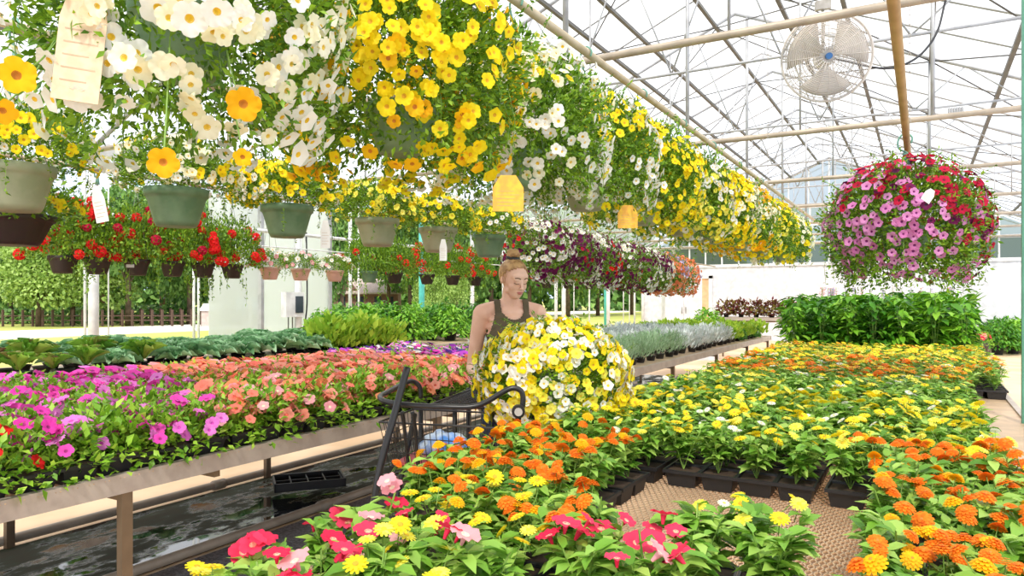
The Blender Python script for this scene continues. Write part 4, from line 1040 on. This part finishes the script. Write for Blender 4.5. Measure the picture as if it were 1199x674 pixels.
# ------------------------------------------------------------------ cart
def make_cart():
    t = thing('garden_cart', 'black wire garden cart with tall handle bar standing in the aisle', 'cart', (0, 0, 0))
    O = Vector((-2.05, 2.42, 0)); u = Vector((.970, .243, 0)); v = Vector((-.25, .968, 0))
    def Q(a, b, z): return O+u*a+v*b+Vector((0, 0, z))
    m = MB(); m.tube(smooth_pts([P(477, 430, 3.02), P(466, 470, 2.97), P(441, 566, 2.84), P(437, 640, 2.8)], 5), .0155, 10); m.build('handle_post', 'cart_black', t, True)
    # loop handle
    pts = [P(606, 492, 3.0), P(612, 474, 3.0), P(611, 459, 3.0), P(602, 454, 3.0), P(590, 458, 3.0), P(570, 470, 3.0), P(552, 476, 3.0), P(520, 476, 3.0), P(480, 474, 3.02), P(452, 470, 3.05), P(445, 464, 3.15), P(455, 458, 3.3), P(470, 450, 3.5), P(482, 446, 3.6), P(491, 452, 3.62), P(493, 466, 3.62)]
    m = MB(); m.tube(smooth_pts(pts, 5), .012, 10); m.build('push_handle', 'cart_black', t, True)
    j = P(607, 481, 2.97); m = MB(); d_ = Vector((.5, -.866, 0)); m.tube([j-d_*.012, j+d_*.02], .028, 16); o = m.build('hinge_plate', 'cart_black', t)
    m = MB(); m.tube([j+d_*.02, j+d_*.03], .017, 12); m.build('bolt', 'galv', o)
    # top shelf of black grid
    z = .925; m = MB(); sa, sb, ta, tb = .05, .72, .42, 1.10
    for k in range(25): a = sa+(sb-sa)*k/24; m.tube([Q(a, ta, z), Q(a, tb, z)], .0028, 4)
    for k in range(20): b = ta+(tb-ta)*k/19; m.tube([Q(sa, b, z), Q(sb, b, z)], .0028, 4)
    m.tube([Q(sa, ta, z), Q(sb, ta, z), Q(sb, tb, z), Q(sa, tb, z)], .009, 8, closed=True); m.build('top_shelf', 'cart_black', t)
    # wire basket under the handle
    A, B, D0, D1, z0, z1 = -.03, .62, .02, .40, .70, .905
    m = MB()
    def grid(p00, p10, p11, p01, nu, nv):
        for k in range(nu+1): f = k/nu; m.tube([p00.lerp(p10, f), p01.lerp(p11, f)], .0021, 4)
        for k in range(nv+1): f = k/nv; m.tube([p00.lerp(p01, f), p10.lerp(p11, f)], .0024, 4)
    i_ = .035
    grid(Q(A+i_, D0+i_, z0), Q(B-i_, D0+i_, z0), Q(B, D0, z1), Q(A, D0, z1), 22, 3)
    grid(Q(A+i_, D1-i_, z0), Q(B-i_, D1-i_, z0), Q(B, D1, z1), Q(A, D1, z1), 22, 3)
    grid(Q(A+i_, D0+i_, z0), Q(A+i_, D1-i_, z0), Q(A, D1, z1), Q(A, D0, z1), 10, 3)
    grid(Q(B-i_, D0+i_, z0), Q(B-i_, D1-i_, z0), Q(B, D1, z1), Q(B, D0, z1), 10, 3)
    grid(Q(A+i_, D0+i_, z0), Q(B-i_, D0+i_, z0), Q(B-i_, D1-i_, z0), Q(A+i_, D1-i_, z0), 22, 10)
    m.tube([Q(A, D0, z1), Q(B, D0, z1), Q(B, D1, z1), Q(A, D1, z1)], .005, 6, closed=True); m.build('wire_basket', 'cart_black', t)
    m = MB(); a, b, c, d = Q(A+.05, D0+.05, z0+.008), Q(B-.05, D0+.05, z0+.008), Q(B-.05, D1-.05, z0+.008), Q(A+.05, D1-.05, z0+.008)
    m.add([a, b, c, d]+[w+Vector((0, 0, .012)) for w in (a, b, c, d)], [(0, 3, 2, 1), (4, 5, 6, 7), (0, 1, 5, 4), (1, 2, 6, 5), (2, 3, 7, 6), (3, 0, 4, 7)]); m.build('liner', 'cart_red', t)
    # frame
    for (a, b) in ((.0, .42), (.18, .42), (.70, .42), (.02, 1.08), (.70, 1.08)):
        m = MB(); m.tube([Q(a, b, .93), Q(a, b, .12)], .012, 8); m.build('frame_post', 'cart_black', t, True)
    for a in (.09, .14):
        m = MB(); m.tube(smooth_pts([Q(a, .0, .96), Q(a, .02, .9), Q(a, .06, .72), Q(a, .1, .5)], 4), .008, 6); m.build('strap', 'cart_black', t, True)
    m = MB(); m.tube([Q(.0, .0, .14), Q(.70, .0, .14), Q(.70, 1.08, .14), Q(.0, 1.08, .14)], .014, 8, closed=True)
    for k in range(9): m.tube([Q(.0, .13*k+.02, .145), Q(.7, .13*k+.02, .145)], .006, 5)
    m.build('base_deck', 'cart_black', t)
    for (a, b) in ((.04, .05), (.66, .05), (.04, 1.03), (.66, 1.03)):
        c = Q(a, b, .06); m = MB(); m.tube([c-u*.018, c+u*.018], .058, 20); w_ = m.build('wheel', 'cart_black', t)
    for a in (.02, .68):
        m = MB(); m.tube([Q(a, 0.02, .14), Q(a, .10, .55), Q(a, .30, .90)], .012, 8); m.build('brace', 'cart_black', t)
    return Q, u, v
Q, cu, cv = make_cart()
t = thing('storage_crate', 'dark navy plastic crate hanging under the flowering basket on the cart', 'crate', (0, 0, 0))
c = Q(.50, .62, .70); w_, d_, h_ = .16, .15, .21
m = MB()
def bx(a0, a1, b0, b1, z0, z1):
    p = [Q(a, b, z) for z in (z0, z1) for (a, b) in ((a0, b0), (a1, b0), (a1, b1), (a0, b1))]
    m.add(p, [(0, 3, 2, 1), (4, 5, 6, 7), (0, 1, 5, 4), (1, 2, 6, 5), (2, 3, 7, 6), (3, 0, 4, 7)])
bx(.36, .69, .46, .475, .72, .915); bx(.36, .69, .80, .815, .72, .915); bx(.36, .375, .46, .815, .72, .915); bx(.675, .69, .46, .815, .72, .915); bx(.36, .69, .46, .815, .712, .722)
m.build('shell', 'navy', t); m = MB(); bx(.35, .70, .45, .462, .895, .917); bx(.35, .70, .81, .824, .895, .917); m.build('rim', 'navy', t)
def bag():
    c = Q(.22, .19, .78); r = random.Random(3); m = MB(); n, k_ = 22, 12
    m.ball((0, 0, 0), (.12, .085, .062), n, k_)
    m.v = [tuple(np.array(v)*(1+.22*math.sin(v[0]*60+v[1]*35)*math.cos(v[2]*70+v[0]*20)+r.uniform(-.06, .06))) for v in m.v]
    o = m.build('plastic_bag', 'bag_blue', None, True, loc=c, rot=(0, 0, .25)); tag(o, 'crumpled blue and white plastic bag inside the wire cart basket', 'bag')
bag()

# ------------------------------------------------------------------ person
def baked(prims, name, mats, voxel=.006, smooth=6, keep=None, thick=0):
    """prims: list of (centre, radii, euler) balls; union -> one continuous skin"""
    m = MB()
    for c, r in prims: m.ball(c, r, 16, 10)
    me = m.mesh(name, mats); o = bpy.data.objects.new('tmp', me); C.objects.link(o)
    rm = o.modifiers.new('r', 'REMESH'); rm.mode = 'VOXEL'; rm.voxel_size = voxel; rm.use_smooth_shade = True
    sm = o.modifiers.new('s', 'SMOOTH'); sm.factor = .6; sm.iterations = smooth
    bpy.context.view_layer.update(); dg = bpy.context.evaluated_depsgraph_get()
    res = bpy.data.meshes.new_from_object(o.evaluated_get(dg)); bpy.data.objects.remove(o)
    if keep:
        V = [tuple(v.co) for v in res.vertices]; fs = [tuple(p.vertices) for p in res.polygons if all(keep(V[i]) for i in p.vertices)]
        used = sorted({i for f in fs for i in f}); mp = {i: k for k, i in enumerate(used)}
        r2 = bpy.data.meshes.new(name); r2.from_pydata([V[i] for i in used], [], [tuple(mp[i] for i in f) for f in fs]); res = r2
        res.materials.append(MATS[mats])
        res.shade_smooth()
    res.name = name
    if not res.materials: res.materials.append(MATS[mats])
    return res
def seg(a, b, ra, rb, n=None):
    a, b = Vector(a), Vector(b); L = (b-a).length; n = n or max(2, int(L/(min(ra, rb)*.35))); out = []
    for k in range(n+1):
        t = k/n; out.append((tuple(a.lerp(b, t)), ra+(rb-ra)*t))
    return out
def make_person():
    pos = RD(-.0, 4.12); q = P(598, 350, 4.12)
    # local frame: +Y = facing, X = her right-to-left; torso turned toward the camera and slightly to picture right
    fwd = Vector((.5, -.866, 0))*math.cos(.25)+Vector((.866, .5, 0))*math.sin(.25)
    rz = math.atan2(-fwd.x, fwd.y)
    t = None
    PR = []
    # torso (z levels)
    for z, w, dpt, yo in ((.90, .165, .115, 0), (.95, .165, .115, 0), (1.0, .15, .105, .0), (1.05, .135, .098, .005), (1.10, .13, .095, .008), (1.15, .135, .098, .012), (1.20, .142, .105, .016), (1.25, .148, .108, .016), (1.29, .148, .10, .010), (1.33, .140, .085, .0), (1.365, .120, .065, -.008)):
        PR.append(((0, yo, z), (w, dpt, .05)))
    for s_ in (-1, 1):
        PR.append(((s_*.068, .075, 1.225), (.062, .055, .062)))       # bust
        PR += seg((s_*.045, -.02, 1.415), (s_*.165, -.018, 1.375), .038, .048)  # shoulder line
        PR.append(((s_*.165, -.015, 1.365), (.055, .055, .058)))
        hx = s_*.085
        PR += seg((hx, 0, .88), (hx*1.05, .01, .50), .088, .055)
        PR += seg((hx*1.05, .01, .50), (hx*1.1, -.01, .10), .052, .035)
        PR += seg((hx*1.1, -.02, .05), (hx*1.25, .11, .035), .036, .03)
    PR += seg((0, -.022, 1.38), (0, .0, 1.49), .056, .050)
    base = PR[:]
    # arms: local targets on the far side of the basket
    inv = Matrix.Rotation(-rz, 4, 'Z')
    org = Vector((q.x, q.y, 0))
    def loc(w): return inv @ (Vector(w)-org)
    handL, handR = loc(P(568, 455, 3.72)), loc(P(668, 450, 3.78))
    sh = sorted([Vector((-.172, -.015, 1.365)), Vector((.172, -.015, 1.365))], key=lambda s: (Matrix.Rotation(rz, 4, 'Z') @ s).dot(Vector((.866, .5, 0))))
    for s, hnd, px in ((sh[0], handL, 553), (sh[1], handR, 640)):
        el = loc(P(px, 430, 4.12)) if px == 553 else loc(P(px+6, 432, 4.15))
        PR += seg(s, s.lerp(el, .5), .050, .044)+seg(s.lerp(el, .5), el, .044, .036)
        wr = el.lerp(hnd, .8)
        PR += seg(el, el.lerp(wr, .4), .037, .036)+seg(el.lerp(wr, .4), wr, .036, .024)
        d = (hnd-wr).normalized(); sd = d.cross(Vector((0, 0, 1))).normalized(); up = sd.cross(d)
        pc = wr+d*.05
        for a_ in (-.026, -.009, .009, .026): PR += seg(wr+sd*a_*.6, wr+d*.085+sd*a_, .014, .0115)
        for i_, a_ in enumerate((-.03, -.010, .010, .03)):
            L = (.062, .075, .07, .055)[i_]; b0 = wr+d*.085+sd*a_
            k1 = b0+d*L*.45-up*.006; k2 = k1+d*L*.25-up*L*.22; k3 = k2+d*L*.08-up*L*.25
            PR += seg(b0, k1, .0095, .0088, 6)+seg(k1, k2, .0088, .0080, 5)+seg(k2, k3, .0080, .0070, 5)
        inn = -1 if s is sh[0] else 1
        th0 = wr+d*.025+sd*(.022*inn); PR += seg(th0, th0+d*.03+sd*(.022*inn)-up*.01, .013, .0105, 6)+seg(th0+d*.03+sd*(.022*inn)-up*.01, th0+d*.058+sd*(.026*inn)-up*.025, .0105, .008, 6)
    # head, posed: yaw toward picture right, pitch down
    HC = Vector((0, .012, 1.485)); yaw = Matrix.Rotation(-.30, 4, 'Z'); 
    if (Matrix.Rotation(rz, 4, 'Z') @ yaw @ Vector((0, 1, 0))).dot(Vector((.866, .5, 0))) < (Matrix.Rotation(rz, 4, 'Z') @ Vector((0, 1, 0))).dot(Vector((.866, .5, 0))): yaw = Matrix.Rotation(.30, 4, 'Z')
    HM = Matrix.Translation(HC) @ yaw @ Matrix.Rotation(-.33, 4, 'X')
    head = []
    def hb(c, r): head.append((c, r))
    hb((0, -.012, .112), (.073, .090, .082)); hb((0, .01, .085), (.068, .080, .075)); hb((0, .030, .05), (.056, .058, .062)); hb((0, .045, .022), (.040, .042, .040)); hb((0, .068, .004), (.021, .018, .016))
    hb((0, .056, .118), (.056, .032, .036)); hb((.030, .052, .058), (.028, .028, .032)); hb((-.030, .052, .058), (.028, .028, .032))
    for k in range(7): f = k/6; hb((0, .088+.020*f, .098-.040*f), (.0065+.004*f, .008, .008))
    hb((.009, .098, .055), (.007, .008, .006)); hb((-.009, .098, .055), (.007, .008, .006))
    for s_ in (-1, 1):
        hb((s_*.027, .076, .103), (.022, .013, .008)); hb((s_*.028, .074, .088), (.014, .011, .009)); hb((s_*.073, -.006, .078), (.007, .016, .026)); hb((s_*.05, .02, .03), (.016, .03, .022))
    hb((0, .086, .033), (.020, .010, .006)); hb((0, .085, .024), (.017, .010, .006))
    # transform the head balls as meshes: approximate by rotating fine-sampled balls
    m = MB()
    for c, r in PR: m.ball(tuple(c), r, 14, 8)
    k0 = len(m.v)
    for c, r in head: m.ball(c, r, 18, 12)
    m.v = m.v[:k0]+[tuple(HM @ Vector(v)) for v in m.v[k0:]]
    me = m.mesh('person', 'skin'); o = bpy.data.objects.new('tmp', me); C.objects.link(o)
    rm = o.modifiers.new('r', 'REMESH'); rm.mode = 'VOXEL'; rm.voxel_size = .0045; rm.use_smooth_shade = True
    sm = o.modifiers.new('s', 'SMOOTH'); sm.factor = .5; sm.iterations = 7
    bpy.context.view_layer.update(); dg = bpy.context.evaluated_depsgraph_get()
    res = bpy.data.meshes.new_from_object(o.evaluated_get(dg)); bpy.data.objects.remove(o); res.name = 'person'
    if not res.materials: res.materials.append(MATS['skin'])
    body = link_mesh('person', res, None, org, (0, 0, rz))
    tag(body, 'person with blond top bun and olive tank top looking down at the yellow basket', 'person')
    # tank top
    infl = [(c, tuple(np.array(r if isinstance(r, tuple) else (r,)*3)+.009)) for c, r in base if c[2] > .92 and abs(c[0]) < .15 and c[2] < 1.43]
    def keep(v):
        x, y, z = v
        if z < .93: return False
        if z > 1.45: return False
        ax = abs(x)
        if z > 1.255:
            f = (z-1.255)/.165
            if ax > .142-.036*min(1, f*1.5): return False
        if y > -.01 and z > 1.335 and ax < .062*math.sqrt(min(1, max(0, (z-1.335)/.04))): return False
        if y <= -.01 and z > 1.38 and ax < .07: return False
        return True
    tm = baked(infl, 'tank_top', 'olive', .007, 5, keep)
    tt = link_mesh('tank_top', tm, body); sd = tt.modifiers.new('s', 'SOLIDIFY'); sd.thickness = .003
    tr = [(c, tuple(np.array(r if isinstance(r, tuple) else (r,)*3)+.010)) for c, r in base if c[2] < .97]
    jm = baked(tr, 'trousers', 'denim', .009, 5, lambda v: .09 < v[2] < .985); link_mesh('trousers', jm, body)
    for s_ in (-1, 1):
        hx = s_*.085; sm_ = baked([(c, tuple(np.array(r if isinstance(r, tuple) else (r,)*3)+.011)) for c, r in base if c[2] < .09 and c[0]*s_ > 0]+[((hx*1.15, .04, .012), (.045, .11, .012))], 'shoe', 'pot_black', .007, 3); link_mesh('shoe', sm_, body)
    # hair
    H = bpy.data.objects.new('hair', None)
    m = MB(); pts = []
    def hair_v(cap):
        n, k_ = 40, 26; vs = []; fs = []
        for i in range(k_+1):
            ph = PI*i/k_
            for j in range(n):
                th = 2*PI*j/n; v = Vector((.080*math.sin(ph)*math.cos(th), .098*math.sin(ph)*math.sin(th), .091*math.cos(ph)))
                v *= 1+.012*math.sin(th*14+ph*3)
                vs.append(v+Vector((0, -.014, .110)))
        for i in range(k_):
            for j in range(n):
                f = (i*n+j, i*n+(j+1) % n, (i+1)*n+(j+1) % n, (i+1)*n+j); c = sum((vs[q_] for q_ in f), Vector())/4
                # hairline: in front only above the forehead, at sides behind ears
                if c.y > .035 and c.z < .150: continue
                if c.y > .0 and c.z < .118+(c.y)*.9: continue
                if c.z < .055: continue
                if abs(c.x) > .06 and c.y > -.02 and c.z < .10: continue
                fs.append(f)
        return vs, fs
    vs, fs = hair_v(True); m.add([HM @ v for v in vs], fs)
    h = m.build('hair', 'hair', body, True); sd = h.modifiers.new('s', 'SOLIDIFY'); sd.thickness = .006; sd.offset = 1
    m = MB(); m.ball((0, 0, 0), (.040, .036, .030), 24, 14); r = random.Random(2)
    m.v = [tuple(HM @ (Vector(v)*(1+.10*math.sin(v[0]*130+v[2]*170))+Vector((0, -.052, .222)))) for v in m.v]; m.build('bun', 'hair', h, True)
    m = MB(); m.tube([HM @ Vector((.030*math.cos(2*PI*k/20), -.048+.030*math.sin(2*PI*k/20), .200+.003*math.sin(k*2.5))) for k in range(20)], .011, 8, closed=True); m.build('scrunchie', 'pot_black', h, True)
    # wisps at temples
    m = MB()
    for s_ in (-1, 1):
        for k in range(3): m.tube([HM @ Vector(w) for w in ((s_*(.066+.003*k), .035-.01*k, .14), (s_*(.076+.002*k), .03-.012*k, .10), (s_*(.073), .026-.012*k, .045-.01*k))], .0014, 4)
    m.build('wisp', 'hair', h, True)
    for s_ in (-1, 1):
        m = MB(); m.tube([HM @ Vector((s_*(.012+.030*k/6), .0925-.014*(k/6)**2, .1115+.006*math.sin(PI*k/6))) for k in range(7)], .0026, 5); m.build('eyebrow', 'brow', body, True)
        m = MB(); m.tube([HM @ Vector((s_*(.014+.028*k/6), .0885-.013*(k/6)**2, .0850-.0045*math.sin(PI*k/6))) for k in range(7)], .0018, 5); m.build('eyelash', 'brow', body, True)
    m = MB(); m.ball((0, 0, 0), (.021, .006, .0040), 16, 8); m.ball((0, 0, -.008), (.017, .006, .0045), 16, 8); m.v = [tuple(HM @ (Vector((v[0], v[1]-abs(v[0])*.25, v[2]))+Vector((0, .0935, .034)))) for v in m.v]; m.build('lips', 'lips', body, True)
make_person()

# ------------------------------------------------------------------ outdoors
def tree(label, x, y, h, w, mat, seed, group='trees beyond the fence'):
    t = thing('tree', label, 'tree', (x, y, -.1), 0, group)
    key = ('tree', mat, seed % 3)
    if key not in VEG:
        r = np.random.default_rng(seed+3); global rng; rng = r; nb = NB(); blobs = [(r.uniform(-.5, .5), r.uniform(-.5, .5), r.uniform(.30, .86), r.uniform(.22, .38)) for _ in range(15)]
        for (bx_, by_, bz_, br) in blobs:
            n = 760; d = nrm(r.normal(0, 1, (n, 3))); p = d*br*(r.uniform(.6, 1.05, n))[:, None]*np.array([1.1, 1.1, .55])+np.array([bx_*(1.2-bz_), by_*(1.2-bz_), bz_])
            L = r.uniform(.028, .058, n); nb.put(LEAF_S, p, rand_perp(d, .7), rand_perp(d+np.array([0, 0, .6]), .4), L, L*.8, [mat])
        VEG[key] = nb.mesh('crown')
    link_mesh('crown', VEG[key], t, (0, 0, 0), (0, 0, seed*2.1), (w, w, h))
    m = MB(); m.tube([(0, 0, 0), (.02, 0, h*.3), (.05, .05, h*.6)], [w*.035, w*.028, w*.012], 8)
    for k in range(3): a = k*2.1+seed; m.tube([(0, 0, h*.28), (math.cos(a)*w*.3, math.sin(a)*w*.3, h*.55)], w*.012, 6)
    m.build('trunk', 'bark', t, True)
tr = [(12, 45, 8.0, 5, 0), (45, 40, 5.0, 4.6, 1), (85, 42, 5.4, 4.5, 1), (150, 41, 8.5, 5.2, 0), (120, 60, 9, 6, 0), (190, 55, 10, 6.5, 0), (222, 43, 8.0, 5, 0), (262, 46, 8.5, 5.5, 0), (300, 50, 9, 5.5, 0), (60, 62, 7, 7, 0),
      (400, 50, 9.0, 4.5, 0), (455, 70, 11, 6, 0), (505, 58, 4.4, 2.5, 1), (535, 60, 4.2, 2.5, 1), (480, 62, 10, 6, 0), (530, 72, 12, 7, 0), (575, 66, 11, 7, 0), (620, 64, 10, 6, 0), (665, 62, 10, 6.5, 0), (700, 66, 10, 6, 0), (740, 70, 10, 6, 0), (555, 90, 14, 8, 0), (350, 62, 9.5, 6, 0), (20, 58, 8, 7, 0)]
def treeword(px):
    return 'at the far left' if px < 30 else 'left of the white round post' if px < 106 else 'right of the white round post' if px < 175 else 'between the round post and the clear panels' if px < 300 else 'behind the clear panels' if px < 390 else 'behind the house' if px < 470 else 'right of the teal post' if px < 545 else 'behind the person' if px < 640 else 'in the gap right of the person' if px < 700 else 'by the second teal post'
for k, (px, d, h, w, c) in enumerate(tr):
    x, y = RD((px-599.5)/F0*d, d); kd = 'pale green young' if c else ('broad dark green' if d < 56 else 'tall dense green')
    tree(f'{kd} tree {treeword(px)}', x, y, h, w, 'leaf_tree_pale' if c else 'leaf_tree', k)
# wood edge behind
nb = NB(); r = np.random.default_rng(8); rng = r; n = 26000; rr_ = r.uniform(-85, 30, n); dd_ = 95+r.normal(0, 2.5, n); zz_ = r.uniform(0, 1, n)**.8*(9+2*np.sin(rr_*.25)+1.5*np.sin(rr_*.61))
pp = np.stack([.866*rr_-.5*dd_, .5*rr_+.866*dd_, zz_], 1); L = r.uniform(.7, 1.3, n)
nb.put(LEAF_S, pp, nrm(r.normal(0, 1, (n, 3))), rand_perp(np.tile([[.4, -.7, .7]], (n, 1)), .4), L, L*.8, ['leaf_tree'])
tag(link_mesh('woods', nb.mesh('woods')), 'dense green wood edge far behind the single trees', 'woods', kind='stuff')
nb = NB(); n = 5000; rr_ = r.uniform(-40, -8, n); dd_ = 41+r.normal(0, .8, n)+4; zz_ = r.uniform(-.1, 1.0, n)*1.0
pp = np.stack([.866*rr_-.5*dd_, .5*rr_+.866*dd_, zz_], 1); nb.put(LEAF_S, pp, nrm(r.normal(0, 1, (n, 3))), rand_perp(np.tile([[.4, -.7, .7]], (n, 1)), .4), r.uniform(.2, .4, n), .25, ['leaf_tree'])
tag(link_mesh('undergrowth', nb.mesh('undergrowth')), 'low dark undergrowth beneath the trees beyond the road', 'undergrowth', kind='stuff')
for (d0, pa, pb, lab, hh) in ((40, -20, 330, 'dark wooden paddock fence along the road at left', .85), (42.5, 130, 420, 'farther dark wooden fence beneath the trees', .9)):
    t = thing('paddock_fence', lab, 'fence', (0, 0, 0)); n = int((pb-pa)/11)
    for k in range(n):
        px = pa+(pb-pa)*k/(n-1); x, y = RD((px-599.5)/F0*d0, d0)
        MB().box((x-.05, y-.05, -.1), (x+.05, y+.05, hh)).build('fence_post', 'fence_wood', t)
    a = RD((pa-599.5)/F0*d0, d0); b = RD((pb-599.5)/F0*d0, d0)
    for z in (.25, .5): MB().tube([(a[0], a[1], z), (b[0], b[1], z)], .03, 5).build('fence_rail', 'fence_wood' , t)
x, y = RD((432-599.5)/F0*75, 75)
t = thing('house', 'brown house with a wide pinkish roof seen past the clear panels', 'house', (x, y, -.1), PI/6+.1)
MB().box((-3.2, -3, 0), (3.2, 3, 2.3)).build('wall', 'house_wall', t)
MB().add([(-3.7, -3.6, 2.2), (3.9, -3.6, 2.2), (3.9, 0, 3.7), (-3.7, 0, 3.7), (-3.7, 3.6, 2.2), (3.9, 3.6, 2.2), (-3.7, -3.6, 2.05), (3.9, -3.6, 2.05)], [(0, 1, 2, 3), (3, 2, 5, 4), (6, 7, 1, 0)]).build('roof', 'house_roof', t)
MB().add([(-3.4, -3.2, 2.2), (-.6, -3.2, 2.2), (-2, -3.2, 3.6), (-3.4, 0, 2.2), (-.6, 0, 2.2), (-2, 0, 3.6)], [(0, 1, 2), (0, 2, 5, 3), (1, 4, 5, 2)]).build('gable', 'house_wall', t)
for xx in (-2.4, -.6, 1.2, 2.4): MB().box((xx-.35, -3.04, .9), (xx+.35, -3.0, 1.8)).build('window', 'dark_glass', t)
MB().box((-3.4, -4.2, 0), (3.6, -3, .2)).build('porch', 'house_roof', t)
x, y = RD((293-599.5)/F0*26, 26)
t = thing('road_sign', 'small blue and white sign on a post outside, left of the clear panels', 'sign', (x, y, -.1), PI/6)
MB().box((-.55, -.03, 1.15), (.55, .03, 1.6)).build('board', 'sign_blue', t); MB().box((-.06, -.05, 0), (.06, .05, 1.7)).build('sign_post', 'white_paint', t)
x, y = RD((250-599.5)/F0*40, 40)
t = thing('utility_shed', 'tiny pale shed standing on the grass beyond the road', 'shed', (x, y, -.1), .4)
MB().box((-.5, -.4, 0), (.5, .4, .9)).build('wall', 'house_roof', t); MB().add([(-.6, -.5, .9), (.6, -.5, .9), (.6, 0, 1.3), (-.6, 0, 1.3), (.6, .5, .9), (-.6, .5, .9)], [(0, 1, 2, 3), (3, 2, 4, 5)]).build('roof', 'white_paint', t)

# ------------------------------------------------------------------ far end of the greenhouse
def floor_at(px, py): d = CAMZ*F0/(py-HOR); return RD((px-599.5)/F0*d, d), d
(x, y), d = floor_at(1150, 424)
t = thing('patio_planter', 'tall dark planter with pink flowers standing on the floor beside the right aisle', 'planter', (x, y, 0))
MB().lathe([(.10, 0), (.11, .3), (.12, .31), (.14, .44), (.13, .44), (.02, .42)], 20).build('pot', 'pot_brown', t, True)
link_mesh('foliage', veg('petunia', 1), t, (0, 0, .45), None, 1.4)
for k in range(26):
    a = random.uniform(0, 6.28); e = random.uniform(-.2, 1.4); d3 = Vector((math.cos(a)*math.cos(e), math.sin(a)*math.cos(e), math.sin(e))); place_flower(t, 'petunia_small', random.choice(['pink', 'rose', 'coral']), Vector((0, 0, .54))+d3*.17, d3, .11)
for k in range(9):
    x, y = RD((1168+k % 3*18-599.5)/F0*(18.5+k*.35), 18.5+k*.35)
    potted('floor_plant', 'leafy green plant standing on the floor at the far right', 'plant', x, y, 0, 'bush', 'green plants on the floor at the far right', s=1.5, potr=.16, poth=.25)
x, y = RD((1196-599.5)/F0*22, 22)
t = thing('plant_rack', 'tall rack of small plants by the far wall at right', 'rack', (x, y, 0), PI/6)
for z in (.4, 1.0, 1.55): MB().box((-.9, -.3, z), (.9, .3, z+.04)).build('shelf', 'white_panel', t)
for sx in (-.88, .88):
    for sy in (-.28, .28): MB().box((sx-.025, sy-.025, 0), (sx+.025, sy+.025, 1.9)).build('upright', 'cart_red', t)
for k in range(12):
    zz = (.44, 1.04, 1.59)[k % 3]; o = Vector((x, y, 0))+Matrix.Rotation(PI/6, 3, 'Z') @ Vector((-.7+.45*(k//3), 0, 0))
    potted('rack_plant', f'small potted plant on the {["bottom", "middle", "top"][k % 3]} shelf of the far right rack', 'plant', o.x, o.y, zz, 'petunia' if k % 2 else 'lime', 'plants on the far right rack', s=1.3)
x, y = RD((828-599.5)/F0*17, 17)
t = thing('patio_planter', 'tall tapered green planter with broad leaves near the white wall, left of the brown plants', 'planter', (x, y, .2))
MB().lathe([(.12, 0), (.22, .5), (.25, .5), (.22, .48), (.01, .45)], 20).build('pot', 'pot_green', t, True); link_mesh('foliage', veg('bush', 2), t, (0, 0, .5), None, 1.2)
MB().box((-.22, -.22, -.2), (.22, .22, 0)).build('base', 'white_panel', t)
t = bench('distant raised table of brown-leaved plants before the white end wall', -4.4, -2.2, 17.5, 18.3, zt=1.0, legs=[(x, y) for x in (-4.35, -2.25) for y in (17.6, 18.2)], mesh_to=17.6)
nbc = veg_mesh
VEG[('bush', 9)] = None
def coleus():
    global rng
    rng = np.random.default_rng(4); nb = NB(); n = 260; d = nrm(rng.normal(0, 1, (n, 3))); d[:, 2] = np.abs(d[:, 2]); p = d*(rng.uniform(.4, 1, n))[:, None]*np.array([.22, .22, .3])
    L = rng.uniform(.06, .1, n); nb.put(LEAF_S, p, rand_perp(d, .5), rand_perp(d+np.array([0, 0, .7]), .3), L, L*.6, ['leaf_coleus' if True else '']); return nb.mesh('foliage_coleus')
VEG[('bush', 9)] = coleus()
for k in range(6):
    potted('coleus_plant', 'dark reddish coleus plant on the distant raised table', 'plant', -4.2+.36*k, 17.9, 1.0, 'bush', 'coleus on the distant table', s=1.2, k=9)

# ------------------------------------------------------------------ light, sky, camera
w = bpy.data.worlds.new('World'); bpy.context.scene.world = w; w.use_nodes = True; nt = w.node_tree; bg = nt.nodes['Background']
tc = nt.nodes.new('ShaderNodeTexCoord'); sx = nt.nodes.new('ShaderNodeSeparateXYZ'); rp = nt.nodes.new('ShaderNodeValToRGB')
rp.color_ramp.elements[0].position = 0; rp.color_ramp.elements[0].color = (.62, .76, .95, 1); rp.color_ramp.elements[1].position = .35; rp.color_ramp.elements[1].color = (.97, .98, 1, 1)
nt.links.new(tc.outputs['Generated'], sx.inputs[0]); nt.links.new(sx.outputs['Z'], rp.inputs['Fac']); nt.links.new(rp.outputs[0], bg.inputs['Color']); bg.inputs['Strength'].default_value = 1.25
sl = bpy.data.lights.new('sun', 'SUN'); sl.energy = 2.6; sl.angle = math.radians(6); sl.color = (1, .95, .86)
so = bpy.data.objects.new('sun', sl); C.objects.link(so); so.rotation_euler = (math.radians(38), math.radians(-12), math.radians(35))
cd = bpy.data.cameras.new('camera'); co = bpy.data.objects.new('camera', cd); C.objects.link(co)
co.location = (0, 0, CAMZ); co.rotation_euler = (PI/2, 0, PI/6); cd.sensor_width = 36; cd.lens = 36*F0/1199; cd.shift_y = 13/1199; cd.clip_end = 1000; cd.clip_start = .05
sc = bpy.context.scene; sc.camera = co
sc.view_settings.view_transform = 'Standard'; sc.view_settings.look = 'None'; sc.view_settings.gamma = 1; sc.view_settings.use_curve_mapping = False; sc.view_settings.exposure = .5
sc.cycles.max_bounces = 8; sc.cycles.transparent_max_bounces = 12; sc.cycles.transmission_bounces = 6
